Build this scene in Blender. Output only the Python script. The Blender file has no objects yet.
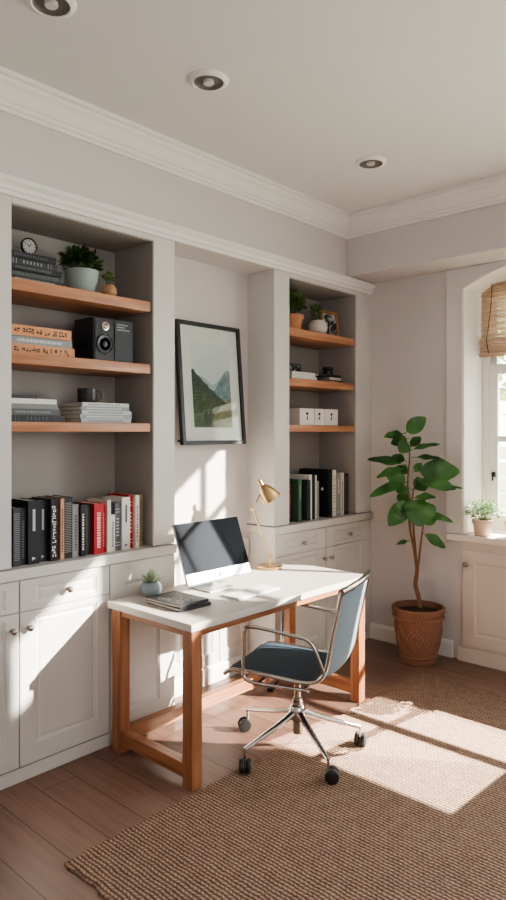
import bpy, bmesh, math, random
from mathutils import Vector, Matrix
random.seed(7)
R = math.radians
PI = math.pi
scn = bpy.context.scene
COL = scn.collection

# ------------------------------------------------------------------ materials
def lin(h):
    h = h.lstrip('#'); o = []
    for i in (0, 2, 4):
        c = int(h[i:i+2], 16) / 255.0
        o.append(c / 12.92 if c <= 0.04045 else ((c + 0.055) / 1.055) ** 2.4)
    return (o[0], o[1], o[2], 1.0)

class NT:
    def __init__(self, name):
        self.m = bpy.data.materials.new(name); self.m.use_nodes = True
        self.t = self.m.node_tree; self.t.nodes.clear()
        self.out = self.n('ShaderNodeOutputMaterial')
    def n(self, typ, **kw):
        nd = self.t.nodes.new(typ)
        for k, v in kw.items(): setattr(nd, k, v)
        return nd
    def l(self, a, b): self.t.links.new(a, b)
    def math(self, op, a, b=None):
        nd = self.n('ShaderNodeMath', operation=op)
        for i, v in enumerate((a, b)):
            if v is None: continue
            if isinstance(v, (int, float)): nd.inputs[i].default_value = v
            else: self.l(v, nd.inputs[i])
        return nd.outputs[0]

_mats = {}
def mat(name, col, rough=0.6, metal=0.0, var=0.06, scale=18.0, bump=0.0, bscale=120.0, spec=0.5, sss=0.0, coat=0.0):
    if name in _mats: return _mats[name]
    T = NT(name); p = T.n('ShaderNodeBsdfPrincipled')
    T.l(p.outputs[0], T.out.inputs[0])
    c = lin(col) if isinstance(col, str) else col
    tc = T.n('ShaderNodeTexCoord')
    nz = T.n('ShaderNodeTexNoise'); nz.inputs['Scale'].default_value = scale; nz.inputs['Detail'].default_value = 3
    T.l(tc.outputs['Object'], nz.inputs['Vector'])
    mx = T.n('ShaderNodeMix', data_type='RGBA')
    T.l(nz.outputs['Fac'], mx.inputs['Factor'])
    mx.inputs[6].default_value = tuple(max(0, v * (1 - var)) for v in c[:3]) + (1,)
    mx.inputs[7].default_value = tuple(min(1, v * (1 + var)) for v in c[:3]) + (1,)
    T.l(mx.outputs[2], p.inputs['Base Color'])
    p.inputs['Roughness'].default_value = rough; p.inputs['Metallic'].default_value = metal
    p.inputs['Specular IOR Level'].default_value = spec
    if coat: p.inputs['Coat Weight'].default_value = coat
    if sss:
        p.inputs['Subsurface Weight'].default_value = sss
        p.inputs['Subsurface Radius'].default_value = (0.01, 0.01, 0.01)
    if bump:
        n2 = T.n('ShaderNodeTexNoise'); n2.inputs['Scale'].default_value = bscale; n2.inputs['Detail'].default_value = 4
        T.l(tc.outputs['Object'], n2.inputs['Vector'])
        b = T.n('ShaderNodeBump'); b.inputs['Strength'].default_value = bump; b.inputs['Distance'].default_value = 0.004
        T.l(n2.outputs['Fac'], b.inputs['Height']); T.l(b.outputs[0], p.inputs['Normal'])
    _mats[name] = T.m
    return T.m

def wood(name, c1, c2, axis=0, rough=0.45, sc=1.0):
    if name in _mats: return _mats[name]
    T = NT(name); p = T.n('ShaderNodeBsdfPrincipled'); T.l(p.outputs[0], T.out.inputs[0])
    tc = T.n('ShaderNodeTexCoord'); mp = T.n('ShaderNodeMapping')
    s = [38.0 * sc] * 3; s[axis] = 2.2 * sc
    mp.inputs['Scale'].default_value = s
    T.l(tc.outputs['Object'], mp.inputs['Vector'])
    nz = T.n('ShaderNodeTexNoise'); nz.inputs['Scale'].default_value = 1.0; nz.inputs['Detail'].default_value = 6; nz.inputs['Distortion'].default_value = 0.6
    T.l(mp.outputs[0], nz.inputs['Vector'])
    cr = T.n('ShaderNodeValToRGB'); e = cr.color_ramp.elements
    e[0].position = 0.3; e[0].color = lin(c1); e[1].position = 0.72; e[1].color = lin(c2)
    T.l(nz.outputs['Fac'], cr.inputs[0]); T.l(cr.outputs[0], p.inputs['Base Color'])
    p.inputs['Roughness'].default_value = rough
    b = T.n('ShaderNodeBump'); b.inputs['Strength'].default_value = 0.12; b.inputs['Distance'].default_value = 0.002
    T.l(nz.outputs['Fac'], b.inputs['Height']); T.l(b.outputs[0], p.inputs['Normal'])
    _mats[name] = T.m
    return T.m

def floor_mat():
    T = NT('oak_plank_floor'); p = T.n('ShaderNodeBsdfPrincipled'); T.l(p.outputs[0], T.out.inputs[0])
    tc = T.n('ShaderNodeTexCoord'); mp = T.n('ShaderNodeMapping')
    mp.inputs['Rotation'].default_value = (0, 0, R(90)); mp.inputs['Location'].default_value = (0.35, 0.02, 0)
    T.l(tc.outputs['Object'], mp.inputs['Vector'])
    br = T.n('ShaderNodeTexBrick'); br.offset = 0.37; br.offset_frequency = 2
    br.inputs['Color1'].default_value = lin('#70564b'); br.inputs['Color2'].default_value = lin('#846759')
    br.inputs['Mortar'].default_value = lin('#3a271c')
    br.inputs['Scale'].default_value = 1.0; br.inputs['Mortar Size'].default_value = 0.0022
    br.inputs['Brick Width'].default_value = 1.25; br.inputs['Row Height'].default_value = 0.185
    br.inputs['Bias'].default_value = 0.0
    T.l(mp.outputs[0], br.inputs['Vector'])
    m2 = T.n('ShaderNodeMapping'); m2.inputs['Scale'].default_value = (30, 2.0, 30)
    T.l(tc.outputs['Object'], m2.inputs['Vector'])
    nz = T.n('ShaderNodeTexNoise'); nz.inputs['Scale'].default_value = 1.0; nz.inputs['Detail'].default_value = 7; nz.inputs['Distortion'].default_value = 0.8
    T.l(m2.outputs[0], nz.inputs['Vector'])
    cr = T.n('ShaderNodeValToRGB'); e = cr.color_ramp.elements
    e[0].position = 0.25; e[0].color = (0.72, 0.70, 0.68, 1); e[1].position = 0.75; e[1].color = (1.12, 1.1, 1.08, 1)
    T.l(nz.outputs['Fac'], cr.inputs[0])
    mx = T.n('ShaderNodeMix', data_type='RGBA', blend_type='MULTIPLY'); mx.inputs['Factor'].default_value = 1.0
    T.l(br.outputs['Color'], mx.inputs[6]); T.l(cr.outputs[0], mx.inputs[7])
    T.l(mx.outputs[2], p.inputs['Base Color'])
    p.inputs['Roughness'].default_value = 0.42
    b = T.n('ShaderNodeBump'); b.inputs['Strength'].default_value = 0.25; b.inputs['Distance'].default_value = 0.003; b.invert = True
    T.l(br.outputs['Fac'], b.inputs['Height']); T.l(b.outputs[0], p.inputs['Normal'])
    return T.m

def rug_mat():
    T = NT('braided_jute'); p = T.n('ShaderNodeBsdfPrincipled'); T.l(p.outputs[0], T.out.inputs[0])
    tc = T.n('ShaderNodeTexCoord'); sp = T.n('ShaderNodeSeparateXYZ')
    nz0 = T.n('ShaderNodeTexNoise'); nz0.inputs['Scale'].default_value = 14; nz0.inputs['Detail'].default_value = 2
    T.l(tc.outputs['Object'], nz0.inputs['Vector'])
    ad = T.n('ShaderNodeVectorMath', operation='MULTIPLY_ADD')
    ad.inputs[1].default_value = (0.016, 0.016, 0); T.l(nz0.outputs['Color'], ad.inputs[0]); T.l(tc.outputs['Object'], ad.inputs[2])
    T.l(ad.outputs[0], sp.inputs[0])
    u = T.math('DIVIDE', sp.outputs['X'], 0.0185)
    row = T.math('FLOOR', u); f = T.math('FRACT', u)
    par = T.math('MODULO', T.math('ABSOLUTE', row), 2.0)
    sgn = T.math('SUBTRACT', T.math('MULTIPLY', par, 2.0), 1.0)
    v = T.math('ADD', T.math('DIVIDE', sp.outputs['Y'], 0.022), T.math('MULTIPLY', sgn, T.math('MULTIPLY', f, 0.75)))
    strand = T.math('ABSOLUTE', T.math('SINE', T.math('MULTIPLY', v, PI)))
    ridge = T.math('POWER', T.math('SINE', T.math('MULTIPLY', f, PI)), 0.95)
    h = T.math('MULTIPLY', T.math('ADD', T.math('MULTIPLY', strand, 0.45), 0.55), ridge)
    nz = T.n('ShaderNodeTexNoise'); nz.inputs['Scale'].default_value = 190; nz.inputs['Detail'].default_value = 3
    T.l(tc.outputs['Object'], nz.inputs['Vector'])
    nb = T.n('ShaderNodeTexNoise'); nb.inputs['Scale'].default_value = 26; nb.inputs['Detail'].default_value = 4
    T.l(tc.outputs['Object'], nb.inputs['Vector'])
    hh = T.math('ADD', h, T.math('MULTIPLY', nz.outputs['Fac'], 0.35))
    fac = T.math('ADD', T.math('MULTIPLY', h, 0.62), T.math('MULTIPLY', T.math('ADD', nz.outputs['Fac'], nb.outputs['Fac']), 0.30))
    cr = T.n('ShaderNodeValToRGB'); e = cr.color_ramp.elements
    e[0].position = 0.26; e[0].color = lin('#3f3027'); e[1].position = 0.92; e[1].color = lin('#ad9684')
    m = e.new(0.62); m.color = lin('#83695a')
    T.l(fac, cr.inputs[0]); T.l(cr.outputs[0], p.inputs['Base Color'])
    p.inputs['Roughness'].default_value = 0.95; p.inputs['Specular IOR Level'].default_value = 0.1
    b = T.n('ShaderNodeBump'); b.inputs['Strength'].default_value = 0.75; b.inputs['Distance'].default_value = 0.006
    T.l(hh, b.inputs['Height']); T.l(b.outputs[0], p.inputs['Normal'])
    return T.m

def glass_mat(name, refl=0.06):
    T = NT(name)
    tr = T.n('ShaderNodeBsdfTransparent'); tr.inputs[0].default_value = (0.97, 0.985, 0.98, 1)
    gl = T.n('ShaderNodeBsdfGlossy'); gl.inputs['Roughness'].default_value = 0.02
    lw = T.n('ShaderNodeLayerWeight'); lw.inputs[0].default_value = 0.25
    f = T.math('ADD', T.math('MULTIPLY', lw.outputs['Fresnel'], 0.5), refl * 0.5)
    mx = T.n('ShaderNodeMixShader'); T.l(f, mx.inputs[0]); T.l(tr.outputs[0], mx.inputs[1]); T.l(gl.outputs[0], mx.inputs[2])
    T.l(mx.outputs[0], T.out.inputs[0])
    return T.m

def leaf_mat(name, c1, c2, trans=0.35, rough=0.4, scale=6.0):
    if name in _mats: return _mats[name]
    T = NT(name); p = T.n('ShaderNodeBsdfPrincipled')
    tc = T.n('ShaderNodeTexCoord'); nz = T.n('ShaderNodeTexNoise'); nz.inputs['Scale'].default_value = scale
    T.l(tc.outputs['Object'], nz.inputs['Vector'])
    cr = T.n('ShaderNodeValToRGB'); e = cr.color_ramp.elements
    e[0].position = 0.35; e[0].color = lin(c1); e[1].position = 0.65; e[1].color = lin(c2)
    T.l(nz.outputs['Fac'], cr.inputs[0]); T.l(cr.outputs[0], p.inputs['Base Color'])
    p.inputs['Roughness'].default_value = rough
    tl = T.n('ShaderNodeBsdfTranslucent'); T.l(cr.outputs[0], tl.inputs[0])
    mx = T.n('ShaderNodeMixShader'); mx.inputs[0].default_value = trans
    T.l(p.outputs[0], mx.inputs[1]); T.l(tl.outputs[0], mx.inputs[2]); T.l(mx.outputs[0], T.out.inputs[0])
    _mats[name] = T.m
    return T.m

WALL = mat('wall_paint', '#ccc6c4', 0.75, var=0.015, scale=3, bump=0.03, bscale=300)
CEIL = mat('ceiling_paint', '#dbd7d6', 0.85, var=0.01, scale=2)
TRIM = mat('trim_paint', '#e2dfdb', 0.5, var=0.01, scale=3)
CAB = mat('cabinet_paint', '#cdcac5', 0.45, var=0.015, scale=4)
CAB_IN = mat('cabinet_interior_grey', '#a19c97', 0.65, var=0.02, scale=4)  # interior lining, darker grey than the face frame
WCAB = mat('window_cabinet_paint', '#d3c6bb', 0.5, var=0.015, scale=4)
SHELF = wood('orange_brown_shelf_wood', '#a26b4b', '#c4916e', 0, 0.42)
DESKW = wood('red_brown_desk_wood_x', '#86543b', '#ad7956', 0, 0.4)
DESKWY = wood('red_brown_desk_wood_y', '#86543b', '#ad7956', 1, 0.4)
DESKWZ = wood('red_brown_desk_wood_z', '#86543b', '#ad7956', 2, 0.4)
DESKTOP = mat('pale_stone_desktop', '#c9c2ba', 0.5, var=0.03, scale=9, bump=0.03, bscale=200)
FLOOR = floor_mat(); RUG = rug_mat()
CHROME = mat('polished_chrome', '#d9d6d2', 0.14, 1.0, var=0.02)
NICKEL = mat('brushed_nickel', '#b3aaa0', 0.28, 1.0, var=0.03)
BRASS = mat('satin_brass', '#c2a57c', 0.27, 1.0, var=0.05)
BLACK = mat('black_plastic', '#17181a', 0.4, var=0.1)
DARKM = mat('dark_metal', '#2c2b2a', 0.35, 0.6, var=0.05)
UPH = mat('slate_blue_fabric', '#3f4d58', 0.8, var=0.08, scale=60, bump=0.25, bscale=700, spec=0.25)
UPHB = mat('blue_grey_mesh_fabric', '#73838c', 0.75, var=0.06, scale=60, bump=0.2, bscale=700, spec=0.3)
TERRA = mat('terracotta', '#8a624e', 0.8, var=0.14, scale=25, bump=0.15, bscale=150)
TERRAD = mat('terracotta_relief', '#987560', 0.85, var=0.15, scale=30)
TERRAL = mat('bright_terracotta', '#c88f6c', 0.8, var=0.08, scale=25)
SOIL = mat('potting_soil', '#3b2a20', 0.95, var=0.4, scale=90, bump=0.6, bscale=160)
BARK = mat('brown_bark', '#7a5a40', 0.9, var=0.25, scale=60, bump=0.4, bscale=120)
PAGE = mat('book_pages', '#d8d0c4', 0.9, var=0.06, scale=150)
WHITE = mat('white_card', '#e4dfd9', 0.6, var=0.02)
ALU = mat('silver_aluminium', '#c9cccd', 0.3, 0.75, var=0.02)
SCREEN = mat('glossy_dark_screen', '#0b0e12', 0.05, var=0.05, spec=0.18)
GLASS = glass_mat('window_glass', 0.05)
PGLASS = glass_mat('picture_glass', 0.03)

# ------------------------------------------------------------------ geometry helpers
def bm_new(): return bmesh.new()

def add_box(bm, x0, x1, y0, y1, z0, z1, M=None, bev=0.0):
    vs = [bm.verts.new((x, y, z)) for x in (x0, x1) for y in (y0, y1) for z in (z0, z1)]
    fs = [(0, 1, 3, 2), (4, 6, 7, 5), (0, 4, 5, 1), (2, 3, 7, 6), (0, 2, 6, 4), (1, 5, 7, 3)]
    faces = [bm.faces.new([vs[i] for i in f]) for f in fs]
    if bev:
        es = set(e for f in faces for e in f.edges)
        r = bmesh.ops.bevel(bm, geom=list(es), offset=bev, segments=2, affect='EDGES', profile=0.6)
        vs = list(set(v for f in r['faces'] for v in f.verts) | set(v for v in vs if v.is_valid))
    if M is not None:
        for v in vs: v.co = M @ v.co
    return vs

def add_lathe(bm, prof, c=(0, 0, 0), seg=32, M=None, cap0=True, cap1=True):
    rings = []
    for r, z in prof:
        rings.append([bm.verts.new((c[0] + r * math.cos(2 * PI * i / seg), c[1] + r * math.sin(2 * PI * i / seg), c[2] + z)) for i in range(seg)])
    for a, b in zip(rings, rings[1:]):
        for i in range(seg):
            j = (i + 1) % seg
            bm.faces.new((a[i], a[j], b[j], b[i]))
    if cap0: bm.faces.new(list(reversed(rings[0])))
    if cap1: bm.faces.new(rings[-1])
    if M is not None:
        for rg in rings:
            for v in rg: v.co = M @ v.co
    return rings

def smooth_path(pts, n=6):
    P = [Vector(p) for p in pts]
    out = []
    for i in range(len(P) - 1):
        p0 = P[max(i - 1, 0)]; p1 = P[i]; p2 = P[i + 1]; p3 = P[min(i + 2, len(P) - 1)]
        for k in range(n):
            t = k / n
            out.append(0.5 * ((2 * p1) + (-p0 + p2) * t + (2 * p0 - 5 * p1 + 4 * p2 - p3) * t * t + (-p0 + 3 * p1 - 3 * p2 + p3) * t ** 3))
    out.append(P[-1])
    return out

def round_path(pts, rad, n=6):
    P = [Vector(p) for p in pts]; out = [P[0]]
    for i in range(1, len(P) - 1):
        a = (P[i - 1] - P[i]); b = (P[i + 1] - P[i])
        r = min(rad, a.length * 0.49, b.length * 0.49)
        s = P[i] + a.normalized() * r; e = P[i] + b.normalized() * r
        for k in range(n + 1):
            t = k / n
            out.append((1 - t) ** 2 * s + 2 * t * (1 - t) * P[i] + t * t * e)
    out.append(P[-1])
    return out

def add_tube(bm, pts, r, seg=10, closed=False, sq=None):
    P = [Vector(p) for p in pts]; n = len(P)
    rs = r if isinstance(r, (list, tuple)) else [r] * n
    rings = []; prev = None
    for i in range(n):
        if closed: t = P[(i + 1) % n] - P[i - 1]
        else: t = P[min(i + 1, n - 1)] - P[max(i - 1, 0)]
        t.normalize()
        if prev is None:
            up = Vector((0, 0, 1)) if abs(t.z) < 0.9 else Vector((0, 1, 0))
            nx = t.cross(up).normalized()
        else:
            nx = (prev - t * prev.dot(t)).normalized()
        prev = nx; ny = t.cross(nx)
        k = sq if sq else 1.0
        rings.append([bm.verts.new(P[i] + (nx * math.cos(2 * PI * j / seg) + ny * math.sin(2 * PI * j / seg) * k) * rs[i]) for j in range(seg)])
    m = n if closed else n - 1
    for i in range(m):
        a = rings[i]; b = rings[(i + 1) % n]
        for j in range(seg):
            q = (j + 1) % seg
            bm.faces.new((a[j], a[q], b[q], b[j]))
    if not closed:
        bm.faces.new(list(reversed(rings[0]))); bm.faces.new(rings[-1])

def add_sphere(bm, c, r, seg=16, rings=10, sc=(1, 1, 1)):
    prof = [(max(1e-4, r * math.sin(PI * i / rings)), -r * math.cos(PI * i / rings)) for i in range(rings + 1)]
    rg = add_lathe(bm, prof, (0, 0, 0), seg)
    for g in rg:
        for v in g: v.co = Vector((v.co.x * sc[0], v.co.y * sc[1], v.co.z * sc[2])) + Vector(c)

def add_prism(bm, poly, f, w0, w1):
    """closed 2-D polygon (u,v) extruded between w0 and w1; f maps (u,v,w) to a point"""
    a = [bm.verts.new(f(u, v, w0)) for u, v in poly]; b = [bm.verts.new(f(u, v, w1)) for u, v in poly]
    n = len(poly)
    bm.faces.new(a); bm.faces.new(list(reversed(b)))
    for i in range(n):
        j = (i + 1) % n
        bm.faces.new((a[i], b[i], b[j], a[j]))

def add_sweep(bm, prof, p0, p1, fn):
    """profile list (a,b) swept straight from p0 to p1; fn(p,a,b) -> point"""
    A = [bm.verts.new(fn(p0, a, b)) for a, b in prof]; B = [bm.verts.new(fn(p1, a, b)) for a, b in prof]
    n = len(prof)
    for i in range(n):
        j = (i + 1) % n
        bm.faces.new((A[i], B[i], B[j], A[j]))
    bm.faces.new(A); bm.faces.new(list(reversed(B)))

def add_panel(bm, f, u0, u1, v0, v1, th, rec=None, dep=0.010):
    """door / drawer front: slab with a stepped recessed panel. f(u,v,w): w outwards"""
    def rect(a, b, c, d, w): return [bm.verts.new(f(a, c, w)), bm.verts.new(f(b, c, w)), bm.verts.new(f(b, d, w)), bm.verts.new(f(a, d, w))]
    rs = [rect(u0, u1, v0, v1, 0), rect(u0, u1, v0, v1, th - 0.002), rect(u0 + .002, u1 - .002, v0 + .002, v1 - .002, th)]
    if rec:
        a, b, c, d = rec
        for ins, w in ((0, th), (.004, th - dep * .45), (.010, th - dep * .55), (.016, th - dep), (.022, th - dep), (.030, th - dep * .75)):
            rs.append(rect(a + ins, b - ins, c + ins, d - ins, w))
    for p, q in zip(rs, rs[1:]):
        for i in range(4):
            j = (i + 1) % 4
            bm.faces.new((p[i], p[j], q[j], q[i]))
    bm.faces.new(rs[-1]); bm.faces.new(list(reversed(rs[0])))

def obj(name, bm, m, parent=None, smooth=False, bev=0.0, world=None, ang=40):
    bmesh.ops.recalc_face_normals(bm, faces=bm.faces[:])
    if world is not None:
        for v in bm.verts: v.co -= Vector(world)
    me = bpy.data.meshes.new(name); bm.to_mesh(me); bm.free()
    ms = m if isinstance(m, (list, tuple)) else [m]
    for q in ms: me.materials.append(q)
    if smooth:
        me.polygons.foreach_set('use_smooth', [True] * len(me.polygons))
        try: me.set_sharp_from_angle(angle=R(ang))
        except Exception: pass
    o = bpy.data.objects.new(name, me); COL.objects.link(o)
    if parent is not None: o.parent = parent
    if bev:
        md = o.modifiers.new('bevel', 'BEVEL'); md.width = bev; md.segments = 2; md.limit_method = 'ANGLE'; md.angle_limit = R(40)
    return o

def thing(name, label, cat, loc=(0, 0, 0), rot=(0, 0, 0), group=None):
    o = bpy.data.objects.new(name, None); COL.objects.link(o)
    o.empty_display_size = 0.05
    o.location = loc; o.rotation_euler = rot
    o['label'] = label; o['category'] = cat
    if group: o['group'] = group
    return o

def struct(name, bm, m, parent=None, **k):
    o = obj(name, bm, m, parent, **k)
    if parent is None: o['kind'] = 'structure'
    return o

fL = lambda yf: (lambda u, v, w: Vector((u, yf - w, v)))          # front of things standing along the left wall
fR = lambda xf: (lambda u, v, w: Vector((xf - w, u, v)))          # front of things standing along the window wall

# ------------------------------------------------------------------ the room
XW = 4.70; YF = 3.0; YA = 3.25; YB = 3.37; H = 3.33; XN = -1.2; YN = -2.8
b = bm_new(); add_box(b, XN - .2, XW + .45, YN - .2, YF + .5, -0.12, 0.0); struct('floor', b, FLOOR)
b = bm_new(); add_box(b, XN - .2, XW + .45, YN - .2, YF + .5, H, H + .12); struct('ceiling', b, CEIL)
b = bm_new()
add_box(b, XN, XW, YF, 3.45, 2.80, H)                                # wall above the bookcases
add_box(b, 2.595, 3.49, YA, 3.45, 0, 2.80)                           # back of the alcove
add_box(b, XN, 1.0, YF, 3.45, 0, 2.80)                               # plain wall before the bookcases
struct('wall_left', b, WALL)
b = bm_new(); add_box(b, XN - .15, XN, YN, 3.45, 0, H); struct('wall_back', b, WALL)
b = bm_new(); add_box(b, XN, XW + .4, YN - .15, YN, 0, H); struct('wall_near', b, WALL)

# window wall with an arched opening and, further along, unseen openings added for the sun
AY0, AY1, ASP, ARISE = 1.08, 2.20, 2.727, 0.15
WZ0 = 0.88
def arch_pts(y0, y1, sp, rise, n=20):
    c = (y0 + y1) / 2; hw = (y1 - y0) / 2; rad = (hw * hw + rise * rise) / (2 * rise)
    return [(y0 + (y1 - y0) * i / n, sp + rise - rad + math.sqrt(max(0, rad * rad - (y0 + (y1 - y0) * i / n - c) ** 2))) for i in range(n + 1)]
ARCH = arch_pts(AY0, AY1, ASP, ARISE)
b = bm_new(); fw = lambda u, v, w: Vector((XW + w, u, v)); TW = 0.40
add_box(b, XW, XW + TW, AY1, 3.45, 0, H)
add_box(b, XW, XW + TW, AY0, AY1, 0, WZ0)
add_prism(b, [(AY1, H), (AY0, H)] + ARCH, fw, 0, TW)
add_box(b, XW, XW + TW, 0.99, AY0, 0, H)
GY0, GY1, GZ0, GZ1 = -1.47, 0.80, 0.95, 2.99
KY0, KY1, KZ0, KZ1 = -2.50, -1.54, 2.84, 3.31
XG = XW + .25
add_box(b, XG, XW + TW, GY1, 0.99, 0, H)
add_box(b, XG, XW + TW, KY1, GY0, 0, H); add_box(b, XG, XW + TW, YN, KY0, 0, H); add_box(b, XG, XW + TW, KY0, KY1, 0, KZ0); add_box(b, XG, XW + TW, KY0, KY1, KZ1, H)
add_box(b, XG, XW + TW, GY0, GY1, 0, GZ0)
add_box(b, XG, XW + TW, GY0, GY1, GZ1, H)
struct('wall_right', b, WALL)

# boxed beam over the window, crown mouldings, bookcase cornice
XBm = 4.36
b = bm_new(); add_box(b, XBm, XW + .3, .2, YF, 2.89, H); struct('trim_1', b, WALL, bev=.004)
crown = [(0, 0), (.018, 0), (.018, .018), (.030, .022), (.034, .038), (.044, .042), (.058, .060), (.078, .090), (.098, .104), (.104, .118), (.120, .122), (.120, .145), (0, .145)]
b = bm_new()
add_sweep(b, crown, XN, XBm, lambda p, a, q: Vector((min(p, XBm - a) if p > 0 else p, YF - a, H - .145 + q)))
struct('trim_2', b, TRIM)
b = bm_new()
add_sweep(b, crown, .2, YF, lambda p, a, q: Vector((XBm - a, min(p, YF - a) if p > 0 else p, H - .145 + q)))
struct('trim_3', b, TRIM)
b = bm_new()
corn = [(0, 0), (.012, 0), (.012, .02), (.022, .026), (.026, .045), (.045, .058), (.045, .080), (.0, .095)]
add_sweep(b, corn, XN, XW - .001, lambda p, a, q: Vector((p, YF - a, 2.80 + q)))
struct('trim_4', b, TRIM)
# skirting boards
sk = [(0, 0), (.02, 0), (.02, .10), (.012, .118), (0, .125)]
b = bm_new(); add_sweep(b, sk, 2.28, YF - .001, lambda p, a, q: Vector((XW - a, p, q))); struct('baseboard_right', b, TRIM)
b = bm_new(); add_sweep(b, sk, 2.596, 3.489, lambda p, a, q: Vector((p, YA - a, q))); struct('baseboard_left', b, TRIM)
# panelled wainscot in the alcove behind the desk
b = bm_new()
for u0, u1 in ((2.60, 2.895), (2.90, 3.19), (3.195, 3.485)):
    add_panel(b, fL(YA), u0, u1, .126, .93, .018, (u0 + .06, u1 - .06, .20, .86))
struct('trim_5', b, CAB)

# casing board round the arched window (flat, with arched opening), bead along its edge
b = bm_new(); fc = lambda u, v, w: Vector((XW - w, u, v))
add_box(b, XW - .02, XW, AY1, 2.325, .93, 2.888)
add_prism(b, [(AY1, 2.888), (AY0, 2.888)] + ARCH, fc, 0, .02)
struct('trim_6', b, mat('casing_paint', '#dad6d2', .6, var=.01, scale=3))
b = bm_new()
path = [(XW - .022, AY1, .93)] + [(XW - .022, y, z) for y, z in reversed(ARCH)] + [(XW - .022, AY0, .93)]
add_tube(b, path, .007, 6); struct('trim_7', b, TRIM)
# bright lining of the reveal
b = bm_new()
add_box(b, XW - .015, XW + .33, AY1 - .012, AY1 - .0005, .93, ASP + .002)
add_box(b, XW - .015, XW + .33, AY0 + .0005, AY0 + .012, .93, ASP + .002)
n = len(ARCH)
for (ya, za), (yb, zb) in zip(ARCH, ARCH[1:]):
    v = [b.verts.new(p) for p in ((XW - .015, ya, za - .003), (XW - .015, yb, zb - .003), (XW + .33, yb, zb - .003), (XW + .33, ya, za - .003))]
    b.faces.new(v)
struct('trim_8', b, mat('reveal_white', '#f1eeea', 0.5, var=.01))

# arched sash window
XS = 5.03
FRW = mat('window_white_paint', '#e9e7e3', 0.4, var=.01)
b = bm_new()
y0, y1 = AY0 + .013, AY1 - .013
add_box(b, XS - .03, XS + .05, y1 - .05, y1, .93, ASP + .05)
add_box(b, XS - .03, XS + .05, y0, y0 + .05, .93, ASP + .05)
add_box(b, XS - .028, XS + .048, y0 + .05, y1 - .05, .9275, .98)
add_prism(b, [(AY0 + .013, ASP - .02), (AY1 - .013, ASP - .02)] + [(y, z - .006) for y, z in reversed(ARCH[1:-1])], lambda u, v, w: Vector((XS + w, u, v)), -.03, .05)
win = struct('window_1', b, FRW, bev=.003)
b = bm_new()
for a, c in ((y1 - .115, y1 - .05), (y0 + .05, y0 + .115)): add_box(b, XS - .02, XS + .02, a, c, .98, 2.195)
add_box(b, XS - .019, XS + .019, y0 + .115, y1 - .115, .98, 1.05)
add_box(b, XS - .019, XS + .019, y0 + .115, y1 - .115, 2.12, 2.195)
add_box(b, XS - .012, XS + .012, y0 + .1, y1 - .1, 1.605, 1.65)
add_box(b, XS - .014, XS + .014, 1.785, 1.83, 1.04, 2.13)
obj('sash', b, FRW, win, bev=.002)
b = bm_new()
for a, c in ((y1 - .10, y1 - .05), (y0 + .05, y0 + .10)): add_box(b, XS + .005, XS + .03, a, c, 2.196, ASP)
obj('upper_sash', b, FRW, win)
b = bm_new(); add_box(b, XS - .003, XS + .003, y0 + .06, y1 - .06, 1.0, 2.6); obj('glass_pane', b, GLASS, win)
b = bm_new(); add_box(b, XS - .04, XS - .02, y1 - .10, y1 - .075, 1.34, 1.375); add_tube(b, [(XS - .045, y1 - .0875, 1.36), (XS - .05, y1 - .0875, 1.31)], .006, 8)
obj('latch', b, DARKM, win)

# unseen tall window added along the same wall, bars placed to shape sun patches
b = bm_new()
add_box(b, XG + .03, XG + .09, GY0, GY1, GZ0, GZ0 + .05); add_box(b, XG + .03, XG + .09, GY0, GY1, GZ1 - .03, GZ1)
add_box(b, XG + .0, XG + .06, GY1 - .03, GY1, GZ0, GZ1); add_box(b, XG + .03, XG + .09, GY0, GY0 + .04, GZ0, GZ1)
for y in (.20,): add_box(b, XG + .03, XG + .07, y - .022, y + .022, GZ0, GZ1)
for z in (2.50, 1.275): add_box(b, XG + .03, XG + .07, GY0, GY1, z - .02, z + .02)
win2 = struct('unseen_sun_window', b, FRW)
b = bm_new(); add_box(b, XG + .047, XG + .053, GY0 + .01, GY1 - .01, GZ0 + .01, GZ1 - .01); obj('glass_pane', b, GLASS, win2)
b = bm_new(); add_box(b, XG + .03, XG + .07, KY0, KY1, KZ0, KZ0 + .03); add_box(b, XG + .03, XG + .07, KY0, KY1, KZ1 - .02, KZ1); add_box(b, XG + .03, XG + .07, KY0, KY0 + .02, KZ0 + .03, KZ1 - .02); add_box(b, XG + .03, XG + .07, KY1 - .02, KY1, KZ0 + .03, KZ1 - .02)
win3 = struct('unseen_sun_slot', b, FRW)  # unseen high opening added to throw sun on the left cabinets
b = bm_new(); add_box(b, XG + .047, XG + .053, KY0 + .02, KY1 - .02, KZ0 + .03, KZ1 - .02); obj('glass_pane', b, GLASS, win3)
# outside, unseen: hood and fin slabs added only to block sun at the arched window
b = bm_new(); add_box(b, 5.56, 5.64, .8, 2.7, 2.62, 3.15); add_box(b, 5.1, 5.64, .8, 2.7, 3.12, 3.2); struct('sun_block_hood', b, TRIM)
b = bm_new(); add_box(b, 5.10, 5.98, 0.98, 1.04, 0, 3.4); struct('sun_block_fin', b, TRIM)

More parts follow.
